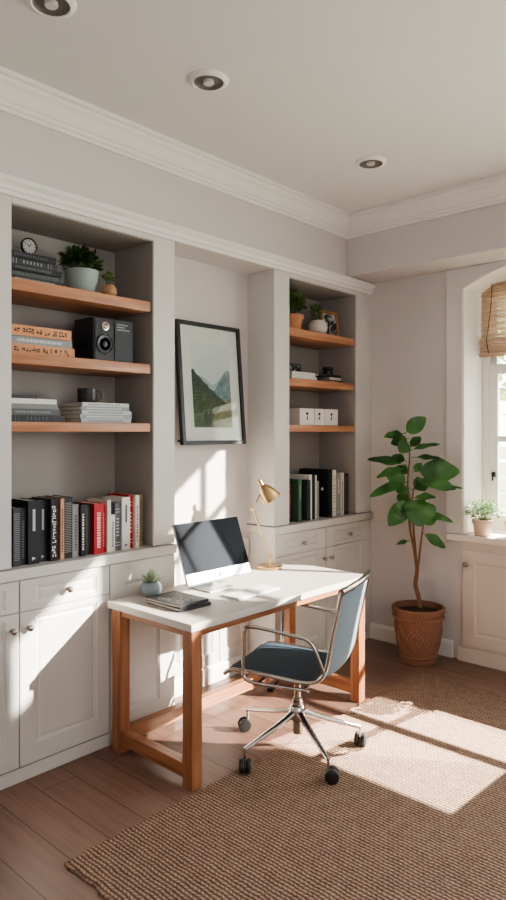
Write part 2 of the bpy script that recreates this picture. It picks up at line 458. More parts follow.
# ------------------------------------------------------------------ built-in bookcases
def bookcase(loc, label, x0, x1, o0, o1, ledge_x0, ledge_x1):
    t = thing('built_in_bookcase', label, 'bookcase', loc)
    b = bm_new()
    add_box(b, x0, o0, YF, 3.40, 1.03, 2.80)
    add_box(b, o1, x1, YF, 3.40, 1.03, 2.80)
    add_box(b, o0, o1, YF, 3.40, 2.77, 2.80)
    obj('face_frame', b, CAB, t, world=loc, bev=.003)
    b = bm_new()
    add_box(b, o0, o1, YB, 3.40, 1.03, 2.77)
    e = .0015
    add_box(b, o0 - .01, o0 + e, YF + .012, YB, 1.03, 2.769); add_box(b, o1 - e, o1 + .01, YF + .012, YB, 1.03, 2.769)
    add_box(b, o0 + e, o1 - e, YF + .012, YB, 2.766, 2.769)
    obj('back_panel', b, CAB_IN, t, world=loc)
    b = bm_new(); add_box(b, ledge_x0, ledge_x1, YF - .022, 3.40, .972, 1.026, bev=.006)
    obj('bottom_ledge', b, CAB, t, world=loc)
    for z0, z1 in ((2.363, 2.422), (2.010, 2.065), (1.680, 1.730)):
        b = bm_new(); add_box(b, o0 + .002, o1 - .012, YF + .012, YB - .001, z0, z1, bev=.006)
        obj('shelf', b, SHELF, t, world=loc, smooth=True)
    return t
bookcase((2.0, YF, .972), 'tall pale built-in bookcase left of the desk with three wooden shelves and red books', 1.0, 2.595, 1.576, 2.436, 1.0, 2.595)
bookcase((4.06, YF, .972), 'tall pale built-in bookcase in the corner with white boxes and potted plants', 3.49, 4.70, 3.654, 4.495, 3.475, 4.699)

def knob(bm, f, u, v, r=.016):
    prof = [(.009, 0), (.0085, .004), (.006, .008), (.006, .016), (r * .8, .019), (r, .025), (r * .95, .031), (r * .6, .036), (.002, .038)]
    rings = add_lathe(bm, prof, seg=18)
    for g in rings:
        for q in g:
            c = q.co.copy(); q.co = f(u + c.x, v + c.y, c.z)

def base_cabinet(label, x0, x1, rec_d, rec_w, knob_u, knob_w=None, drawer=True):
    loc = ((x0 + x1) / 2, YF + .2, 0)
    t = thing('base_cabinet', label, 'cabinet', loc)
    b = bm_new(); add_box(b, x0, x1, YF + .014, 3.40, 0, .972)
    add_box(b, x0, x1, YF - .002, YF + .014, 0, .066)
    obj('cabinet_body', b, CAB, t, world=loc)
    g = .0025; f = fL(YF + .0135); th = .0165
    ztop = .966 if not drawer else .812
    b = bm_new(); add_panel(b, f, x0 + g, x1 - g, .071, ztop, th, rec_d)
    d = obj('door', b, CAB, t, world=loc)
    if knob_u is not None:
        b = bm_new(); knob(b, lambda u, v, w: f(u, v, w + th), knob_u, .735); obj('knob', b, NICKEL, d, smooth=True, world=loc)
    if drawer:
        b = bm_new(); add_panel(b, f, x0 + g, x1 - g, ztop + .003, .966, th, rec_w, .008)
        d = obj('drawer', b, CAB, t, world=loc)
        b = bm_new(); knob(b, lambda u, v, w: f(u, v, w + th), knob_w, .884); obj('knob', b, NICKEL, d, smooth=True, world=loc)
    return t
base_cabinet('grey white base cabinet with door and drawer, half cut off at the left photo edge', 1.095, 1.615, (1.17, 1.545, .16, .785), (1.17, 1.545, .838, .93), 1.576, 1.36)
base_cabinet('grey white base cabinet with drawer and door under the red books, crossed by diagonal sunlight', 1.615, 2.135, (1.70, 2.055, .16, .785), (1.70, 2.055, .838, .93), 1.660, 1.875)
base_cabinet('narrow plain-doored base cabinet behind the left legs of the desk', 2.135, 2.594, (2.23, 2.48, .15, .86), None, None, None, False)
base_cabinet('corner base cabinet with drawer, left of the pair behind the lamp', 3.491, 4.085, (3.60, 3.99, .16, .785), (3.60, 3.99, .838, .93), 4.05, 3.80)
base_cabinet('corner base cabinet with drawer, right of the pair, nearest the big leafy plant', 4.085, 4.699, (4.19, 4.56, .16, .785), (4.19, 4.56, .838, .93), 4.13, 4.38)

# ------------------------------------------------------------------ cabinet and sill under the window
loc = (4.69, 1.65, 0)
t = thing('window_cabinet', 'low cream cabinet with panelled door below the arched window', 'cabinet', loc)
XC = 4.688
b = bm_new(); add_box(b, XC, XW - .0005, 1.0, 2.205, 0, .879); obj('cabinet_body', b, WCAB, t, world=loc)
b = bm_new(); add_box(b, XC - .025, XC, .98, 2.232, 0, .10, bev=.004); add_box(b, XC - .0, XW - .0005, 2.205, 2.232, 0, .10); obj('plinth', b, WCAB, t, world=loc)
for u0, u1, ku in ((1.61, 2.195, 2.16), (1.01, 1.60, 1.06)):
    b = bm_new(); add_panel(b, fR(XC), u0, u1, .12, .815, .018, (u0 + .09, u1 - .09, .20, .735)); d = obj('door', b, WCAB, t, world=loc)
    b = bm_new(); knob(b, lambda u, v, w: Vector((XC - .018 - w, u, v)), ku, .715, .018); obj('knob', b, NICKEL, d, smooth=True, world=loc)
b = bm_new(); add_prism(b, [(4.645, 1.0), (4.645, 2.31), (XW - .024, 2.31), (XW - .024, AY1 - .014), (XS - .032, AY1 - .014), (XS - .032, AY0 + .014), (XW - .024, AY0 + .014), (XW - .024, 1.0)], lambda u, v, w: Vector((u, v, w)), .880, .926)
o = obj('window_sill', b, mat('sill_cream', '#e6dcd2', .4, var=.02), None, bev=.006); o['label'] = 'cream painted window sill board carrying the small potted plants'; o['category'] = 'window sill'

# ------------------------------------------------------------------ bamboo blind
loc = (4.94, 1.64, 2.25)
t = thing('bamboo_blind', 'woven bamboo roman blind half lowered in the arched window', 'blind', loc)
BAM = mat('bamboo_slat', '#c9a27a', .7, var=.3, scale=40)
T = NT('bamboo_weave'); p = T.n('ShaderNodeBsdfPrincipled'); tl = T.n('ShaderNodeBsdfTranslucent')
tc = T.n('ShaderNodeTexCoord'); mp = T.n('ShaderNodeMapping'); mp.inputs['Scale'].default_value = (10, 6, 120); T.l(tc.outputs['Object'], mp.inputs['Vector'])
nz = T.n('ShaderNodeTexNoise'); nz.inputs['Scale'].default_value = 1.0; nz.inputs['Detail'].default_value = 3; T.l(mp.outputs[0], nz.inputs['Vector'])
cr = T.n('ShaderNodeValToRGB'); e = cr.color_ramp.elements; e[0].position = .3; e[0].color = lin('#c9ad9b'); e[1].position = .7; e[1].color = lin('#f6e8dc')
T.l(nz.outputs['Fac'], cr.inputs[0]); T.l(cr.outputs[0], p.inputs['Base Color']); T.l(cr.outputs[0], tl.inputs[0]); p.inputs['Roughness'].default_value = .7
mx = T.n('ShaderNodeMixShader'); mx.inputs[0].default_value = .6; T.l(p.outputs[0], mx.inputs[1]); T.l(tl.outputs[0], mx.inputs[2]); T.l(mx.outputs[0], T.out.inputs[0])
BW = T.m
by0, by1 = 1.10, 2.165
b = bm_new(); z = 2.36
while z < 2.80:
    zz = z
    dx = .006 * math.sin((z - 2.36) / .022 * PI)
    hw = by1 if zz < ASP + .01 else by1 - (zz - ASP) * 1.6
    lo = by0 if zz < ASP + .01 else by0 + (zz - ASP) * 1.6
    add_box(b, 4.932 + dx, 4.937 + dx, lo, hw, z, z + .0095); z += .011
obj('slats', b, BW, t, world=loc)
b = bm_new()
for i in range(9):
    zz = 2.245 + i * .0155
    add_box(b, 4.915 - .008 * math.sin(i * 1.1), 4.945, by0 - .005, by1 + .008 + .004 * math.sin(i * 2.1), zz, zz + .013, bev=.003)
obj('folded_hem', b, BW, t, world=loc)
b = bm_new(); add_tube(b, smooth_path([(4.905, 2.07, 2.80), (4.905, 2.08, 2.62), (4.903, 2.105, 2.42), (4.898, 2.11, 2.36), (4.90, 2.095, 2.27)], 5), .0035, 6)
obj('pull_cord', b, mat('brown_cord', '#6b4a35', .8), t, world=loc)

# ------------------------------------------------------------------ ceiling downlights
LAMPIN = mat('lamp_dark_reflector', '#6f6c68', .5, .2, var=.05)
for (x, y, lab) in ((2.18, 2.28, 'round recessed ceiling downlight, the middle one of three'), (3.51, 2.24, 'round recessed ceiling downlight farthest from the viewer, near the beam'), (1.375, 2.31, 'round recessed ceiling downlight cut off by the top left photo edge')):
    loc = (x, y, H); t = thing('downlight', lab, 'ceiling light', loc, group='recessed ceiling downlights')
    b = bm_new(); add_lathe(b, [(.070, -.012), (.074, -.016), (.090, -.010), (.096, -.003), (.096, 0), (.070, 0)], seg=36, cap0=False, cap1=False); obj('trim_ring', b, TRIM, t, smooth=True)
    b = bm_new(); add_lathe(b, [(.071, -.013), (.066, -.006), (.055, -.003), (.046, -.002), (.001, -.002)], seg=36, cap0=False); obj('reflector', b, LAMPIN, t, smooth=True)
    b = bm_new(); add_lathe(b, [(.026, -.003), (.026, -.014), (.022, -.018), (.001, -.019)], seg=24); obj('bulb', b, mat('lamp_lens', '#cfcac4', .25, var=.02), t, smooth=True)

# ------------------------------------------------------------------ rug
b = bm_new(); rx0, rx1, ry0, ry1 = 1.425, 4.23, -1.3, 2.30
N = 90
top = []; 
def edge(i): return .006 * math.sin(i * 2.3) + .004 * math.sin(i * 5.1)
outline = [(rx0 + (rx1 - rx0) * i / N, ry1 + edge(i)) for i in range(N + 1)] + [(rx1 + edge(i + 7), ry1 - (ry1 - ry0) * i / N) for i in range(1, N + 1)] + [(rx1 - (rx1 - rx0) * i / N, ry0) for i in range(1, N + 1)] + [(rx0 + edge(i + 3), ry0 + (ry1 - ry0) * i / N) for i in range(1, N)]
A = [b.verts.new((x, y, .0)) for x, y in outline]; B2 = [b.verts.new((x, y, .007)) for x, y in outline]
cx, cy = (rx0 + rx1) / 2, (ry0 + ry1) / 2
C2 = [b.verts.new((cx + (x - cx) * .9955, cy + (y - cy) * .9965, .011)) for x, y in outline]
L = len(outline)
for i in range(L):
    j = (i + 1) % L
    b.faces.new((A[i], A[j], B2[j], B2[i])); b.faces.new((B2[i], B2[j], C2[j], C2[i]))
b.faces.new(C2)
o = obj('jute_rug', b, RUG); o['label'] = 'large brown braided jute rug lying on the plank floor'; o['category'] = 'rug'

# ------------------------------------------------------------------ desk
DX0, DX1, DY0, DY1, DZ = 2.10, 3.585, 2.31, 2.975, .785
loc = (2.84, 2.64, 0); t = thing('writing_desk', 'wooden framed desk with pale stone-like top in front of the alcove', 'desk', loc)
b = bm_new(); add_box(b, DX0, DX1, DY0, DY1, DZ - .036, DZ, bev=.004); obj('desktop', b, DESKTOP, t, world=loc)
lw = .066; lx0, lx1, ly0, ly1 = DX0 + .012, DX1 - .012, DY0 + .012, DY1 - .03
for x in (lx0, lx1 - lw):
    for y in (ly0, ly1 - lw):
        b = bm_new(); add_box(b, x, x + lw, y, y + lw, 0, DZ - .036, bev=.003); obj('leg', b, DESKWZ, t, world=loc)
az0, az1 = DZ - .070, DZ - .0365
for y in (ly0 + .008, ly1 - .03):
    b = bm_new(); add_box(b, lx0 + lw, lx1 - lw, y, y + .022, az0, az1, bev=.002); obj('apron', b, DESKW, t, world=loc)
for x in (lx0 + .008, lx1 - .03):
    b = bm_new(); add_box(b, x, x + .022, ly0 + lw, ly1 - lw, az0, az1, bev=.002); obj('apron', b, DESKWY, t, world=loc)
for x in (lx0, lx1 - lw):
    b = bm_new(); add_box(b, x + .006, x + lw - .006, ly0 + lw, ly1 - lw, .045, .112, bev=.003); obj('stretcher', b, DESKWY, t, world=loc)
b = bm_new(); add_box(b, lx0 + lw, lx1 - lw, ly1 - lw + .006, ly1 - .006, .045, .112, bev=.003); obj('stretcher', b, DESKW, t, world=loc)

# ------------------------------------------------------------------ monitor
mx0, mx1 = 2.43, 2.935; mc = (mx0 + mx1) / 2
loc = (mc, 2.80, DZ); th = math.atan2(.12, .32)
t = thing('desktop_computer', 'silver all-in-one computer with a dark glossy screen on the desk', 'computer', loc)
Mm = Matrix.Translation((0, -.10, .062)) @ Matrix.Rotation(-th, 4, 'X')
hw = (mx1 - mx0) / 2; hh = .345; chin = .060
b = bm_new(); add_box(b, -hw, hw, 0, .016, 0, hh, M=None, bev=.006)
for v in b.verts: v.co = Mm @ v.co
obj('display_housing', b, ALU, t)
b = bm_new(); add_box(b, -hw + .002, hw - .002, -.0015, .001, chin, hh - .002)
for v in b.verts: v.co = Mm @ v.co
obj('screen', b, SCREEN, t)
# dark fruit-shaped emblem on the chin
def emblem_pts():
    o = []
    for i in range(40):
        a = 2 * PI * i / 40 + PI / 2
        r = 1 - .16 * max(0, math.cos(a - PI / 2)) ** 8 - .10 * max(0, math.cos(a + PI / 2)) ** 10
        x, z = r * math.cos(a) * .92, r * math.sin(a)
        d = math.hypot(x - 1.10, z - .15)
        if d < .42: 
            k = .42 / max(d, 1e-3); x, z = 1.10 + (x - 1.10) * k, .15 + (z - .15) * k
        o.append((x * .014, z * .014))
    return o
b = bm_new()
add_prism(b, emblem_pts(), lambda u, v, w: Mm @ Vector((u, -w, v + .029)), .0001, .0012)
add_prism(b, [(.001, .0145), (.002, .020), (.0075, .0235), (.0065, .0180)], lambda u, v, w: Mm @ Vector((u, -w, v + .029)), .0001, .0012)
obj('emblem', b, mat('emblem_dark', '#20242a', .4), t)
b = bm_new()
add_box(b, -.10, .10, -.115, .075, 0, .008, bev=.003)
pl = smooth_path([(0, .055, .008), (0, .065, .06), (0, .03, .14), (0, -.015, .175)], 5)
for p0, p1 in zip(pl, pl[1:]):
    v = [b.verts.new(q) for q in ((-.085, p0.y, p0.z), (.085, p0.y, p0.z), (.085, p1.y, p1.z), (-.085, p1.y, p1.z), (-.085, p0.y + .007, p0.z), (.085, p0.y + .007, p0.z), (.085, p1.y + .007, p1.z), (-.085, p1.y + .007, p1.z))]
    for f in ((0, 1, 2, 3), (4, 7, 6, 5), (0, 4, 5, 1), (1, 5, 6, 2), (2, 6, 7, 3), (3, 7, 4, 0)): b.faces.new([v[i] for i in f])
obj('stand', b, ALU, t)

# ------------------------------------------------------------------ keyboard
loc = (2.745, 2.53, DZ); t = thing('keyboard', 'slim white keyboard lying on the desk before the computer', 'keyboard', loc, (0, 0, R(1)))
b = bm_new(); add_box(b, -.178, .178, -.072, .072, .0, .0085, bev=.004); obj('tray', b, ALU, t)
b = bm_new()
for r in range(5):
    n = 14 if r < 4 else 8; w = .342 / n
    for c in range(n):
        add_box(b, -.171 + c * w + .0015, -.171 + (c + 1) * w - .0015, .060 - (r + 1) * .0245 + .0015, .060 - r * .0245 - .0015, .0085, .0125)
obj('keys', b, WHITE, t)

# ------------------------------------------------------------------ books
def cover_mat(col): return mat('cover_' + col.strip('#'), col, .5, var=.08, scale=30)
def marks(bm, f, L, Wd, seed, style):
    """small lettering-like bars along a spine: u along the spine, v across"""
    rr = random.Random(seed)
    if style == 'line':
        u = L * .12
        while u < L * .8:
            w = rr.uniform(.006, .014); 
            add_prism(bm, [(u, Wd * .32), (u + w, Wd * .32), (u + w, Wd * .66), (u, Wd * .66)], f, .0002, .0008); u += w + rr.uniform(.003, .006)
    elif style == 'big':
        u = L * .07
        while u < L * .9:
            w = rr.uniform(.008, .016); a = rr.uniform(.18, .4); c2 = rr.uniform(.6, .8); s = w * .32
            for q in rr.sample(range(4), rr.choice((2, 3))):
                r4 = [(u, u + s, a, c2), (u + w - s, u + w, a, c2), (u, u + w, c2 - .14, c2), (u, u + w, a, a + .14)][q]
                add_prism(bm, [(r4[0], Wd * r4[2]), (r4[1], Wd * r4[2]), (r4[1], Wd * r4[3]), (r4[0], Wd * r4[3])], f, .0002, .0006 + .0001 * q)
            u += w + (rr.uniform(.003, .006) if rr.random() < .8 else .016)
    elif style == 'title':
        add_prism(bm, [(L * .52, Wd * .40), (L * .86, Wd * .40), (L * .86, Wd * .62), (L * .52, Wd * .62)], f, .0002, .0008)
        add_prism(bm, [(L * .06, Wd * .35), (L * .06 + Wd * .3, Wd * .35), (L * .06 + Wd * .15, Wd * .7)], f, .0002, .0008)
    elif style == 'bands':
        for q in (.1, .16, .8, .86): add_prism(bm, [(L * q, Wd * .02), (L * q + .004, Wd * .02), (L * q + .004, Wd * .98), (L * q, Wd * .98)], f, .0002, .0008)
        for q in range(6):
            u = L * (.3 + .07 * q); add_prism(bm, [(u, Wd * .25), (u + .008, Wd * .25), (u + .008, Wd * .75), (u, Wd * .75)], f, .0002, .0008)
    elif style == 'rows':
        u = L * .1
        while u < L * .92:
            add_prism(bm, [(u, Wd * .12), (u + .003, Wd * .12), (u + .003, Wd * .88), (u, Wd * .88)], f, .0002, .0008); u += .009
def book_parts(t, Hh, W, D, col, mark=None, style=None, seed=0, lying=False, tilt=0.0):
    """local: upright -> spine faces -y, width along x (0..W), height z.  lying -> height along x, thickness z"""
    Mx = Matrix.Rotation(tilt, 4, 'Y')
    def P(u, v, w):      # u along spine, v across thickness, w outwards from spine
        q = Vector((u, -w, v)) if lying else Vector((v, -w, u))
        return Mx @ q
    c = .0025
    b = bm_new()
    def bx(u0, u1, v0, v1, w0, w1):
        vs = [b.verts.new(P(u, v, w)) for u in (u0, u1) for v in (v0, v1) for w in (w0, w1)]
        for f in [(0, 1, 3, 2), (4, 6, 7, 5), (0, 4, 5, 1), (2, 3, 7, 6), (0, 2, 6, 4), (1, 5, 7, 3)]: b.faces.new([vs[i] for i in f])
    bx(0, Hh, 0, c, -D, 0); bx(0, Hh, W - c, W, -D, 0); bx(0, Hh, c, W - c, -c, 0)
    if mark:
        n0 = len(b.faces); marks(b, P, Hh, W, seed, style); b.faces.ensure_lookup_table()
        for f in b.faces[n0:]: f.material_index = 1
    obj('cover', b, [cover_mat(col)] + ([cover_mat(mark)] if mark else []), t)
    b = bm_new()
    bx(.004, Hh - .004, c, W - c, -D + .005, -c)
    obj('pages', b, PAGE, t)
def book(label, x, z, Hh, W, D, col, mark=None, style=None, y=3.06, lying=False, group=None, rz=0.0, name='book'):
    t = thing(name, label, 'book', (x, y, z), (0, 0, rz), group)
    book_parts(t, Hh, W, D, col, mark, style, seed=int(x * 997 + z * 313), lying=lying)
    return t
ZS = 1.0262
G1 = 'upright books in the bottom of the left bookcase'
rowL = [
 (1.612, .038, .285, '#3b3d3f', '#8d8f90', 'rows', 'thin charcoal book with grey lettering, first upright at the far left of its row'),
 (1.651, .032, .278, '#242629', '#55585b', 'line', 'plain black book second from the left in the row with red books'),
 (1.685, .062, .315, '#17191c', '#b9bcbd', 'title', 'thick black book with a long pale title strip and small emblem on its spine'),
 (1.749, .056, .308, '#1b1c1f', '#9fa1a3', 'title', 'thick black book with a short grey title, right of the thickest black one'),
 (1.807, .040, .315, '#141414', '#dedbd4', 'big', 'black book with big white lettering running down its spine'),
 (1.848, .018, .312, '#6e3226', None, None, 'very thin brownish red book left of the beige one'),
 (1.867, .022, .312, '#c09a7c', '#6d4a38', 'line', 'slim beige tan book between a thin red and a black book'),
 (1.891, .050, .315, '#1d1e1d', '#8b8d88', 'rows', 'black book with rows of fine grey print on its spine, right of the tan book'),
 (1.943, .040, .275, '#8f8f8e', '#5e5e5e', 'line', 'plain grey book in the middle of the bottom row'),
 (1.985, .029, .270, '#17171a', '#e0ded9', 'line', 'narrow black book with white lettering just right of the grey book'),
 (2.015, .048, .265, '#3a3231', '#5c4a46', 'rows', 'dark brown book just left of the thick red book'),
 (2.065, .060, .270, '#b3202b', '#e7c9c4', 'line', 'thick bright red book with white lettering in the middle of the bottom row'),
 (2.127, .025, .255, '#bb2f37', '#e9d2cc', 'line', 'thin shorter red book touching the right side of the thick red one'),
 (2.153, .025, .283, '#dcd3c6', None, None, 'cream book right of the two touching red books'),
 (2.179, .031, .200, '#d5d3ce', '#7b7b7a', 'line', 'shortest book of the row, white, in front of a dark one'),
 (2.211, .037, .262, '#5b6166', '#b8bcbf', 'bands', 'grey blue book right of the short white book'),
 (2.249, .055, .290, '#d9d7d3', '#55585c', 'title', 'thick white book with grey print left of the slim upright red book'),
 (2.305, .032, .298, '#b8242d', '#e6c9c6', 'bands', 'slim tall red book near the right end of the bottom row'),
 (2.338, .028, .296, '#d8cdc0', '#a32a30', 'line', 'slim cream book between the rightmost red book and the patterned one'),
 (2.367, .041, .296, '#8d7a66', '#3e342b', 'rows', 'brown patterned book at the right end of the bottom row'),
]
for k, (x, w, h, c, mk, st, lab) in enumerate(rowL):
    book(lab, x, ZS, h, w - .001, .19, c, mk, st, y=3.052 + .012 * math.sin(k * 2.7), group=G1)

G2 = 'binders and books in the bottom of the corner bookcase'
rowR = [
 (3.757, .040, .300, .24, '#1c1d1f', '#a8383a', 'big', 3.10, 'black book with red lettering at the far left of the corner bookcase row'),
 (3.800, .036, .305, .25, '#3d5a4a', '#7d9484', 'title', 3.045, 'green cloth book with its cover showing, in the corner bookcase'),
 (3.893, .038, .298, .25, '#2c3b35', None, None, 3.045, 'dark green book right of the lighter green one in the corner bookcase'),
 (3.934, .032, .335, .25, '#e0ddd7', None, None, 3.06, 'tall white book right of the two green books'),
 (3.968, .024, .332, .25, '#202325', None, None, 3.055, 'thin black book touching the tall white book on its right'),
 (3.994, .020, .330, .25, '#c9cac8', None, None, 3.055, 'thin pale grey book right of the thin black one'),
 (4.016, .022, .285, .22, '#8c918f', None, None, 3.055, 'short mid grey book left of the big black binder'),
 (4.130, .050, .365, .28, '#1b1f21', None, None, 3.045, 'big black binder with a small round pale sticker, tallest of the corner row'),
 (4.184, .050, .358, .25, '#d9d6cf', '#a9a9a6', 'bands', 3.05, 'white binder touching the right side of the big black binder'),
 (4.238, .048, .335, .25, '#9a9a97', '#d8d8d4', 'title', 3.05, 'grey binder between two white ones in the corner bookcase'),
 (4.290, .040, .333, .25, '#d5d0c8', '#7f7c78', 'line', 3.05, 'slim off-white binder second from the right in the corner row'),
 (4.334, .050, .325, .25, '#2a2827', '#6f6a66', 'rows', 3.05, 'black binder at the right end of the corner bookcase row'),
]
for (x, w, h, D, c, mk, st, y, lab) in rowR:
    x = 3.69 + (x - 3.69) * 1.10; w *= 1.09
    t = book(lab, x, ZS, h, w - .001, D, c, mk, st, y=y, group=G2, name='binder' if 'binder' in lab else 'book')
    if 'sticker' in lab:
        b = bm_new(); add_prism(b, [(.055 + .013 * math.cos(i * PI / 8), .215 + .013 * math.sin(i * PI / 8)) for i in range(16)], lambda u, v, w_: Vector((-w_, u, v)), .0002, .0012)
        obj('round_sticker', b, WHITE, t)
        t['category'] = 'binder'
    elif 'binder' in lab: t['category'] = 'binder'

def stack(items, x0, z0, y, group, D=.20):
    z = z0
    for (x1, th_, c, mk, st, lab, dx, dy) in items:
        book(lab, x0 + dx, z, x1 - x0 - dx, th_ - .0006, D, c, mk, st, y=y + dy, lying=True, group=group)
        z += th_
    return z
zt = stack([
 (1.905, .030, '#26282b', '#9b9da0', 'line', 'black book at the bottom of the stack under the small clock', 0, 0),
 (1.900, .026, '#3a3d41', '#77797c', 'rows', 'charcoal book second from the bottom under the small clock', 0, .008),
 (1.893, .030, '#1f2124', '#5d6063', 'line', 'black book in the middle of the stack under the small clock', 0, -.004),
 (1.872, .032, '#303236', '#87898b', 'bands', 'dark grey book second from the top under the small clock', 0, .006),
 (1.862, .032, '#191b1d', '#4d4f52', 'line', 'black book on top of the stack carrying the small clock', 0, 0)], 1.60, 2.4225, 3.08, 'dark books on the top left shelf')
ZCL = zt
stack([
 (1.965, .050, '#c98e62', '#2e1d14', 'big', 'tan orange book at the bottom of the three-book stack beside the black speaker', 0, 0),
 (1.952, .040, '#8f9190', '#c5c6c4', 'line', 'grey book between two tan books beside the black speaker', 0, .004),
 (1.942, .052, '#d09262', '#2a1a10', 'big', 'tan orange book on top of the stack beside the black speaker', 0, -.004)], 1.60, 2.0655, 3.07, 'books beside the black speaker')
stack([
 (1.905, .034, '#24272a', '#4f5356', 'bands', 'black book at the bottom of the left stack on the third shelf', 0, 0),
 (1.882, .032, '#55585a', '#86898b', 'line', 'dark grey book second from the bottom of the left stack on the third shelf', 0, .004),
 (1.872, .024, '#7f8181', None, None, 'mid grey book under the white book on the third shelf', 0, .008),
 (1.858, .026, '#dcdad5', None, None, 'white book second from the top of the left stack on the third shelf', 0, 0),
 (1.758, .020, '#2e2f31', None, None, 'small black notebook on top of the left stack on the third shelf', 0, .02)], 1.60, 1.7305, 3.07, 'left book stack on the third shelf')
ZM = stack([
 (2.330, .022, '#aeb4b7', '#6d7376', 'line', 'pale grey magazine at the bottom of the stack under the mug', .005, 0),
 (2.338, .022, '#9aa1a5', '#d6d9da', 'line', 'blue grey magazine second from the bottom under the mug', 0, .004),
 (2.332, .022, '#b9bdbe', '#75797b', 'line', 'light grey magazine in the middle of the stack under the mug', .008, -.002),
 (2.320, .022, '#8b9296', '#ced1d2', 'line', 'darker grey magazine second from the top under the mug', .004, .003),
 (2.316, .021, '#c2c5c5', '#7b7f81', 'line', 'light grey magazine on top of its stack with the dark mug standing on it', .012, 0)], 2.00, 1.7305, 3.07, 'magazines stacked under the mug', .22)
stack([
 (4.065, .030, '#e3e0da', None, None, 'white book at the bottom of the white pair on the corner bookcase shelf', 0, 0),
 (4.050, .028, '#dcd9d3', None, None, 'white book on top of the white pair on the corner bookcase shelf', .01, .004)], 3.765, 2.0655, 3.07, 'white books on the corner bookcase shelf', .14)
ZJ = stack([
 (4.405, .020, '#2c2624', '#8a857f', 'line', 'black book at the bottom of the dark stack on the corner bookcase shelf', 0, 0),
 (4.385, .020, '#c7c3bd', None, None, 'pale book in the middle of the dark stack on the corner bookcase shelf', .15, .003),
 (4.380, .020, '#24211f', None, None, 'black book on top of the dark stack with a small black jar on it', .01, 0)], 4.08, 2.0655, 3.07, 'dark books on the corner bookcase shelf')

# notebooks on the desk
t = thing('notebook', 'black notebook lying beneath another on the left of the desk', 'notebook', (2.205, 2.51, DZ), (0, 0, R(-2)), 'notebooks on the desk')
book_parts(t, .205, .018, .27, '#1f2022', lying=True)
t = thing('notebook', 'black notebook with silver print on its cover, on top of another on the desk', 'notebook', (2.21, 2.515, DZ + .0184), (0, 0, R(1.5)), 'notebooks on the desk')
book_parts(t, .20, .014, .265, '#2a2b2d', lying=True)
b = bm_new(); rr = random.Random(3)
for i in range(9):
    u = .03
    while u < .165:
        w = rr.uniform(.008, .03)
        if rr.random() < .75: add_prism(b, [(u, .04 + i * .021), (min(u + w, .175), .04 + i * .021), (min(u + w, .175), .04 + i * .021 + rr.uniform(.004, .012)), (u, .04 + i * .021 + .006)], lambda p, q, w_: Vector((p, q, .0141 + w_)), 0, .0005)
        u += w + .006
obj('cover_print', b, cover_mat('#8d8f8f'), t)

# ------------------------------------------------------------------ foliage
def add_leaf(bm, p, d, nrm, L, W, curl=.15, fold=.15, n=6, pw=.8, wave=0.0):
    d = d.normalized(); s = d.cross(nrm)
    if s.length < 1e-3: s = d.cross(Vector((1, .3, 0)))
    s.normalize(); u = s.cross(d).normalized()
    prev = None
    for i in range(n + 1):
        t = i / n
        w = W * .5 * (math.sin(PI * min(1, t ** pw * .97 + .015)) ** .75)
        c = p + d * (L * t) - u * (curl * L * t * t)
        wv = wave * w * math.sin(t * 11 + L * 40)
        row = [bm.verts.new(c + s * w + u * (fold * w + wv)), bm.verts.new(c), bm.verts.new(c - s * w + u * (fold * w - wv))]
        if prev:
            bm.faces.new((prev[0], prev[1], row[1], row[0])); bm.faces.new((prev[1], prev[2], row[2], row[1]))
        prev = row
def add_bush(bm, c, rad, n, L, W, seed, up=.5, hang=0.0):
    rr = random.Random(seed)
    for i in range(n):
        th_ = rr.uniform(0, 2 * PI); ph = math.acos(rr.uniform(-.35, 1)); q = rr.random() ** .45
        v = Vector((math.sin(ph) * math.cos(th_), math.sin(ph) * math.sin(th_), math.cos(ph)))
        p = Vector(c) + Vector((v.x * rad[0], v.y * rad[1], v.z * rad[2])) * q
        d = (v + Vector((rr.uniform(-.6, .6), rr.uniform(-.6, .6), rr.uniform(-.3, .6) + up - hang))).normalized()
        add_leaf(bm, p, d, Vector((rr.uniform(-.6, .6), rr.uniform(-.6, .6), 1)), L * rr.uniform(.7, 1.25), W * rr.uniform(.7, 1.25), .2, .2, 3)
def add_stems(bm, c, rad, n, seed, r=.002):
    rr = random.Random(seed)
    for i in range(n):
        a = rr.uniform(0, 2 * PI); k = rr.uniform(.2, .9)
        e = Vector(c) + Vector((rad[0] * k * math.cos(a), rad[1] * k * math.sin(a), rad[2] * rr.uniform(.2, .8)))
        s = Vector((c[0], c[1], c[2] - rad[2] * .9)) + Vector((rad[0] * .15 * math.cos(a), rad[1] * .15 * math.sin(a), 0))
        m = (s + e) / 2 + Vector((0, 0, rad[2] * .2))
        add_tube(bm, smooth_path([s, m, e], 3), r, 5)
GREEN = leaf_mat('deep_green_leaves', '#33482a', '#5c7a40', .3)
GREEN2 = leaf_mat('mid_green_leaves', '#4a6636', '#7d9658', .35, scale=20)
GREENS = leaf_mat('grey_green_small_leaves', '#5d7a50', '#93aa83', .35, scale=20)
SUCC = leaf_mat('grey_green_succulent', '#84967c', '#bcc4ac', .15, .5)

def potted(name, label, cat, loc, prof, pm, soil_r, soil_z, parts, group=None):
    t = thing(name, label, cat, loc, group=group)
    b = bm_new(); add_lathe(b, prof, seg=36, cap1=False); obj('pot', b, pm, t, smooth=True, ang=50)
    b = bm_new(); add_lathe(b, [(soil_r, soil_z - .012), (soil_r, soil_z), (soil_r * .5, soil_z + .004), (.001, soil_z + .005)], seg=28); obj('soil', b, SOIL, t, smooth=True)
    for (nm, bmx, m) in parts: obj(nm, bmx, m, t, smooth=(nm != 'foliage'))
    return t
